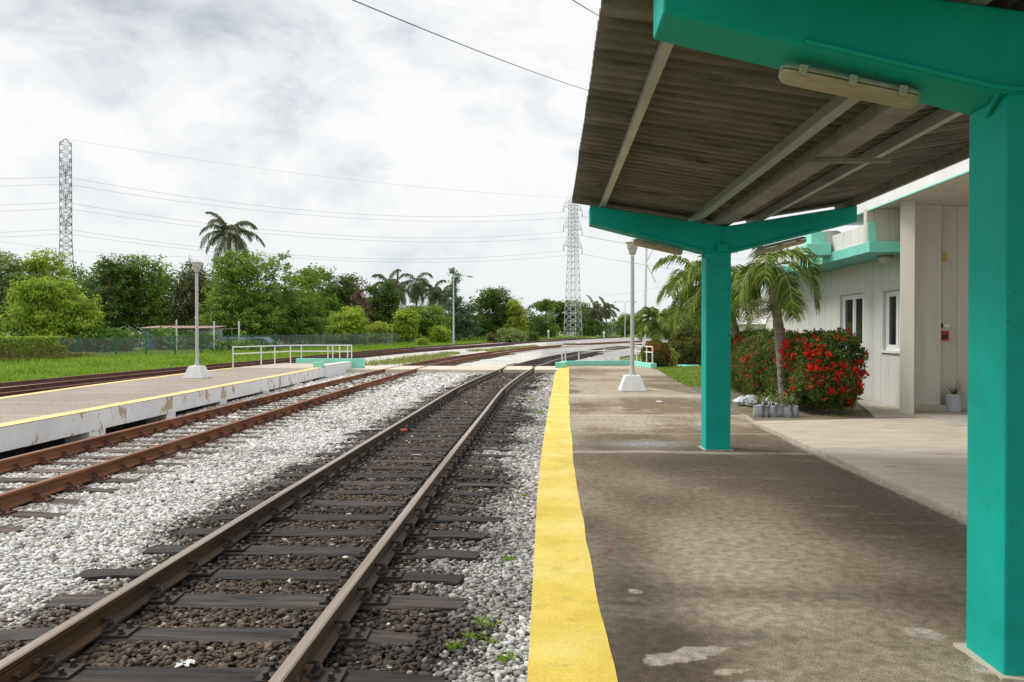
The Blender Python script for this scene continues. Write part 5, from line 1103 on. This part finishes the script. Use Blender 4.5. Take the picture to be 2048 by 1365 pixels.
# concrete posts row behind the fence
CPP = [(2, 642, 52), (30, 600, 50)]
labs = ['left', 'right']
for i, (px, Y, hh) in enumerate(((18, 49.0, 1.9), (574, 86, 2.3), (637, 92, 2.4), (646, 92.5, 2.4), (678, 96, 2.5), (687, 97, 2.4), (716, 99, 2.5), (738, 102, 2.4), (764, 104, 2.7), (784, 105, 2.6), (808, 106, 2.7), (831, 108, 2.8), (851, 112, 2.4))):
    x = pxX(px, Y); z = gz(Y) - .5; b = MB(); ln = random.uniform(-.12, .12)
    b.add([(x - .09, Y - .09, z), (x + .09, Y - .09, z), (x + .09, Y + .09, z), (x - .09, Y + .09, z), (x - .07 + ln, Y - .07, z + hh), (x + .07 + ln, Y - .07, z + hh), (x + .07 + ln, Y + .07, z + hh), (x - .07 + ln, Y + .07, z + hh)], [(0, 3, 2, 1), (4, 5, 6, 7), (0, 1, 5, 4), (1, 2, 6, 5), (2, 3, 7, 6), (3, 0, 4, 7)])
    o = b.build('concrete_post', M['concpost'])
    tag(o, 'grey concrete post in the creeper at the left end of the fence' if i == 0 else 'old pale concrete post behind the green wire fence, ' + ['', 'first', 'second', 'third', 'fourth', 'fifth', 'sixth', 'seventh', 'eighth', 'ninth', 'tenth', 'eleventh', 'twelfth'][i] + ' from the left', 'post', None if i == 0 else 'old concrete posts behind the fence')
# shed, gate posts, car
c = atY(352, 660, 74); zb = gz(74) - .5
o = empty('shed', (c.x, 74, zb), 0, 'low shed with grey green walls, blue door and rusty roof behind the fence', 'shed')
b = MB(); b.box(-3.4, 3.4, 0, 3, 0, 2.25); b.build('wall', M['shedwall'], o, bevel=.02)
b = MB(); n = 40; vs = []
for i in range(n + 1):
    x = -3.7 + 7.4 * i / n; dz = .035 * (i % 2); vs += [(x, -.5, 2.27 + dz), (x, 3.4, 2.52 + dz), (x, -.5, 2.23 + dz), (x, 3.4, 2.48 + dz)]
b.add(vs, [(4 * i, 4 * i + 4, 4 * i + 5, 4 * i + 1) for i in range(n)] + [(4 * i + 2, 4 * i + 3, 4 * i + 7, 4 * i + 6) for i in range(n)] + [(4 * i, 4 * i + 2, 4 * i + 6, 4 * i + 4) for i in range(n)]); b.build('roof', M['rustroof'], o)
b = MB(); b.box(-2.75, -1.55, -.05, -.002, 0, 2.0); d_ = b.build('door', M['blue'], o, bevel=.01); b = MB(); b.box(-1.7, -1.66, -.08, -.051, .9, 1.05); b.build('handle', M['galvdull'], d_)
b = MB(); b.box(.5, 1.5, -.03, -.002, 1.0, 1.7); b.build('window', M['glass'], o)
for i, (px, yt, lb) in enumerate(((353, 641, 'pale pipe post left of the lamp post behind the fence'), (428, 644, 'pale pipe post beside the lamp post behind the fence'), (478, 644, 'pale pipe post before the blue car'))):
    Y = 68; x = pxX(px, Y); z = gz(Y) - .5; top = atY(px, yt, Y).z; b = MB(); b.path([(x, Y, z), (x, Y, top), (x, Y, top + .03)], [.07, .07, .03], 10)
    tag(b.build('pipe_post', M['whitepaint'], smooth=True), lb, 'post', 'pale pipe posts')
x0, x1 = pxX(428, 68), pxX(478, 68)
b = MB(); b.tube((x0 + .08, 68, 1.85), (x1 - .08, 68, 1.93), .025); b.tube(((x0 + x1) / 2 + .5, 68, -.3), ((x0 + x1) / 2 + .5, 68, 1.9), .03)
tag(b.build('gate_rail', M['galvdull'], smooth=True), 'thin grey gate rail between two pale pipe posts', 'rail')
def car(px, Y, L_, rz, label):
    c = atY(px, 690, Y); o = empty('parked_car', (c.x, Y, gz(Y) - .5), rz, label, 'car', 'cars parked behind the fence'); W2 = .85
    prof = [(-2.1, .35), (-2.15, .7), (-2.0, .92), (-1.0, .98), (-.55, 1.38), (.75, 1.42), (1.35, 1.0), (2.0, .92), (2.15, .6), (2.1, .35)]
    n = len(prof); b = MB(); b.add([(x, -W2, z) for x, z in prof] + [(x, W2, z) for x, z in prof], [tuple(range(n)), tuple(range(n, 2 * n))[::-1]] + [(i, n + i, n + (i + 1) % n, (i + 1) % n) for i in range(n)]); b.build('body', M['carpaint'], o, bevel=.06)
    for s in (-1, 1):
        b = MB(); q = [(-.85, 1.0), (-.5, 1.30), (.68, 1.33), (1.15, 1.0)]; y = s * (W2 + .008); b.add([(x, y, z) for x, z in q] + [(x, y - s * .02, z) for x, z in q], [(0, 1, 2, 3), (7, 6, 5, 4), (0, 4, 5, 1), (1, 5, 6, 2), (2, 6, 7, 3), (3, 7, 4, 0)]); b.build('side_window', M['glass'], o)
        for x in (-1.35, 1.35):
            b = MB(); b.tube((x, s * .9, .33), (x, s * .68, .33), .33, n=18); w = b.build('wheel', M['core'], o); b = MB(); b.tube((x, s * .91, .33), (x, s * .902, .33), .18, n=14); b.build('rim', M['galv'], w)
        b = MB(); b.box(2.10, 2.17, s * .7 - .12, s * .7 + .12, .62, .76); b.build('headlight', M['lampbowl'], o)
car(468, 72, 4.2, 0, 'blue grey car behind the fence beneath the pipe post'); car(516, 72.5, 4.2, 0, 'blue grey car parked right of the pipe posts behind the fence')

# ------------------------------------------------------------------ poles, street lamps
Y = 120; x = pxX(795, Y); b = MB(); top = atY(795, 538, Y).z; b.path([(x - .5, Y, gz(Y) - .5), (x + .1, Y, top)], [.2, .15], 8); o = b.build('pole', M['pole'], None, smooth=True); o.name = 'utility_pole'; tag(o, 'dark leaning wooden pole above the trees near the coconut palms', 'utility pole')
def street_lamp(px, Y, ytop, label, arms, al=2.6):
    x = pxX(px, Y); zb = gz(Y) - .5; top = atY(px, ytop, Y).z - zb; o = empty('street_lamp', (x, Y, zb), 0, label, 'street lamp', 'street lamps beyond the tracks')
    b = MB(); b.path([(0, 0, 0), (0, 0, top * .97)], [.13, .07], 8); b.build('pole', M['steel'], o, smooth=True)
    for s in arms:
        b = MB(); b.path([(0, 0, top * .95), (s * .15, 0, top * .99), (s * al * .5, 0, top * 1.01), (s * al * .8, 0, top)], [.06, .05, .045, .04], 6); a = b.build('arm', M['steel'], o, smooth=True)
        b = MB(); b.path([(s * al * .78, 0, top * 1.0), (s * al * .9, 0, top * .997), (s * al * 1.1, 0, top * .985)], [.07, .11, .05], 8); b.build('lamp_head', M['steeldark'], a, smooth=True)
street_lamp(907, 98, 553, 'street lamp with a single arm beside the wispy tree', (1,), 2.3)
street_lamp(1250, 175, 604, 'distant double armed street lamp right of the pylon', (1, -1), 2.4)
street_lamp(1357, 150, 596, 'distant street lamp pole behind the small palm', (1,), 2.2)
street_lamp(1382, 160, 600, 'distant street lamp pole behind the round bush', (-1,), 2.2)

# ------------------------------------------------------------------ pylons and wires
def lattice(b, secs, th):
    """secs: list of (z, half width) ; rotated square"""
    for i in range(len(secs) - 1):
        z0, w0 = secs[i]; z1, w1 = secs[i + 1]; P0 = [(w0, w0, z0), (-w0, w0, z0), (-w0, -w0, z0), (w0, -w0, z0)]; P1 = [(w1, w1, z1), (-w1, w1, z1), (-w1, -w1, z1), (w1, -w1, z1)]
        for k in range(4):
            b.tube(P0[k], P1[k], th, n=5, cap=False); b.tube(P0[k], P1[(k + 1) % 4], th * .6, n=4, cap=False); b.tube(P0[(k + 1) % 4], P1[k], th * .6, n=4, cap=False); b.tube(P1[k], P1[(k + 1) % 4], th * .6, n=4, cap=False)
def secs_of(H, w0, w1, hk, n1, n2, wt):
    s = []
    for i in range(n1 + 1): t = i / n1; s.append((hk * (1 - (1 - t) ** 1.15), w0 + (w1 - w0) * (1 - (1 - t) ** 1.15)))
    for i in range(1, n2 + 1): t = i / n2; s.append((hk + (H - hk) * t, w1 + (wt - w1) * t))
    return s
def pylon(px, Y, ytop, w0, w1, wt, hk, arms, label, rz, th, m_, armlen, ybase=None):
    x = pxX(px, Y); zb = gz(Y) - .5; top = atY(px, ytop, Y).z - zb; o = empty('pylon', (x, Y, zb), rz, label, 'pylon', 'lattice pylons of the power line')
    b = MB(); lattice(b, secs_of(top * .975, w0, w1, top * hk, 12, 12, wt), th); b.build('lattice_tower', M[m_], o)
    b = MB(); q = top * .975
    for s in ((1, 1), (-1, 1), (-1, -1), (1, -1)): b.tube((s[0] * wt, s[1] * wt, q), (0, 0, top), th * .8, n=4)
    b.build('peak', M[m_], o)
    tips = []
    for yp in arms:
        z = atY(px, yp, Y).z - zb; tp = []
        for s in (-1, 1):
            b = MB(); e = Vector((s * armlen, 0, z)); 
            for yy in (-wt, wt):
                b.tube((s * wt, yy, z), e, th * .7, n=4); b.tube((s * wt, yy, z + armlen * .75), e, th * .7, n=4)
                for f in (.33, .66): b.tube(Vector((s * wt, yy, z)).lerp(e, f), Vector((s * wt, yy, z + armlen * .75)).lerp(e, f), th * .45, n=4)
            a = b.build('cross_arm', M[m_], o); b = MB(); k = MB()
            b.lathe((e.x, 0, z - 1.25), [(.05, 0), (.13, .08), (.05, .16), (.13, .3), (.05, .4), (.13, .55), (.05, .65), (.13, .8), (.05, .9), (.04, 1.25)], 8); b.build('insulator', M['steeldark'], a)
            tp.append((e, -1.25))
        tips.append(tp)
    bpy.context.view_layer.update()
    R = o.matrix_world; out = [[R @ (e + Vector((0, 0, d))) for e, d in tp] for tp in tips]
    return o, out, R @ Vector((0, 0, top))
py_r, tr_, er = pylon(1146, 176, 396, 1.55, .86, .74, .62, (418, 457, 494), 'tall pale lattice pylon with three pairs of arms near the canopy edge', 1.03, .07, 'steel', 4.3)
py_l, tl_, el_ = pylon(133, 122, 278, 1.65, .86, .84, .50, (346, 396, 448), 'tall slim grey lattice pylon above the trees on the left', 2.15, .06, 'steeldark', 3.4)
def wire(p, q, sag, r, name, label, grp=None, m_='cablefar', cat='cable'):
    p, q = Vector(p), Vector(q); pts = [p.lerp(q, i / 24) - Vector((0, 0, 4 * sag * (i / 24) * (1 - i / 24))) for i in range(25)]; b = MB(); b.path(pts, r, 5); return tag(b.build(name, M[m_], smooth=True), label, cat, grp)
side = [('far', 'near')[k] for k in range(2)]; lev = ('upper', 'middle', 'lower')
for i in range(3):
    for k in range(2):
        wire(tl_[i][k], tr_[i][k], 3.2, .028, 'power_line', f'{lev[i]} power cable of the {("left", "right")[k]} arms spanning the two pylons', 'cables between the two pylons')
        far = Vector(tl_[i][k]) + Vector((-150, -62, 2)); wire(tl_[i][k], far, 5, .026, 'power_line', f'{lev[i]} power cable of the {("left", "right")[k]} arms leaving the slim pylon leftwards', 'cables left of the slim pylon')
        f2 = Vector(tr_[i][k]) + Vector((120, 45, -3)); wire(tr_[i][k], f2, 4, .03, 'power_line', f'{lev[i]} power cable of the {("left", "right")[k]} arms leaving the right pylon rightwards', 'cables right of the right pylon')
wire(el_, er, 1.5, .02, 'earth_wire', 'thin top wire between the tops of the two pylons')
wire(atY(690, -6, 12), atY(1215, 192, 34), .12, .010, 'overhead_cable', 'dark overhead cable sloping down from the top to behind the canopy', m_='cable')
wire(atY(1120, -16, 12), atY(1240, 52, 30), .05, .010, 'overhead_cable', 'short dark overhead cable close to the canopy corner', m_='cable')
wire(atY(1178, 592, 150), atY(1330, 572, 60), .3, .02, 'overhead_cable', 'thin low cable rising rightwards past the near lamp post', m_='cablefar')
wire(atY(-20, 480, 110), atY(520, 512, 122), 1, .018, 'overhead_cable', 'thin low cable behind the slim pylon above the trees', m_='cablefar')
# white mast behind the palms
Y = 85; x = pxX(1291, Y); zb = gz(Y) - .5; top = atY(1294, 478, Y).z - zb
o = empty('steel_mast', (x, Y, zb), 0, 'pale steel mast with side braces behind the garden palms', 'mast'); b = MB(); b.path([(-.15, 0, 0), (.1, 0, top)], [.2, .14], 10); b.build('pole', M['whitepaint'], o, smooth=True)
b = MB(); b.tube((.05, 0, top * .78), (1.3, 0, top * .98), .05, n=6); b.tube((.05, 0, top * .78), (1.1, 0, top * .60), .05, n=6); b.build('brace', M['steel'], o, smooth=True)
# crossing marker and signs
for i, (px, Y, h, lb) in enumerate(((1097, 150, 1.3, 'small white marker post by the track left of the pylon'), (1208, 158, 1.0, 'tiny white marker post beside the far track curve'))):
    x = pxX(px, Y); zb = gz(Y) - .5; o = empty('marker_post', (x, Y, zb), 0, lb, 'marker', 'white track markers'); b = MB(); b.path([(0, 0, 0), (0, 0, h)], [.12, .12], 8); b.build('post', M['whitepaint'], o); b = MB(); b.lathe((0, 0, h), [(.22, 0), (.22, .3), (.05, .5)], 8); b.build('cap', M['whitepaint'], o)
# embankment and white wall strip near the small palm
b = MB(); b.box(6.6, 12.5, 60, 60.3, -.4, .45); tag(b.build('garden_wall', M['whitewash'], bevel=.02), 'low white wall behind the small garden palm', 'wall')
b = MB(); b.box(9.5, 15, 52, 52.25, -.4, .5); tag(b.build('garden_wall', M['concpost'], bevel=.02), 'low grey wall strip behind the round bush', 'wall')
# houses behind the garden
def house(x, Y, w, d, h, rh, label, wm, rm):
    o = empty('house', (x, Y, -.5 + gz(Y)), 0, label, 'house', 'houses behind the garden'); b = MB(); b.box(0, w, 0, d, 0, h); b.build('wall', M[wm], o, bevel=.02)
    b = MB(); b.add([(-.4, -.4, h), (w + .4, -.4, h), (w + .4, d + .4, h), (-.4, d + .4, h), (w * .3, d / 2, h + rh), (w * .7, d / 2, h + rh)], [(0, 3, 2, 1), (0, 1, 5, 4), (1, 2, 5), (2, 3, 4, 5), (3, 0, 4)]); b.build('roof', M[rm], o)
    for k in range(2):
        b = MB(); xx = w * (.2 + .4 * k); b.box(xx, xx + w * .18, -.03, -.002, h * .4, h * .75); f = b.build('window', M['glass'], o); b = MB(); b.box(xx - .06, xx + w * .18 + .06, -.05, -.032, h * .36, h * .4); b.build('sill', M['whitepaint'], f)
house(15.2, 66, 5.0, 5, 2.6, 1.1, 'cream house with a pale roof behind the far pillar', 'cream', 'whitepaint')
house(21.5, 78, 7.0, 6, 2.5, 1.2, 'orange walled house with a grey roof next to the station wall', 'orange', 'greyroof')
b = MB(); b.box(12.5, 19.5, 52, 52.2, -.5, 1.3); tag(b.build('yard_wall', mat('green_wall', (.30, .38, .33), (.38, .44, .40), 1, .9), bevel=.02), 'grey green yard wall beyond the red hedge', 'wall')
print('objects', len(bpy.data.objects))
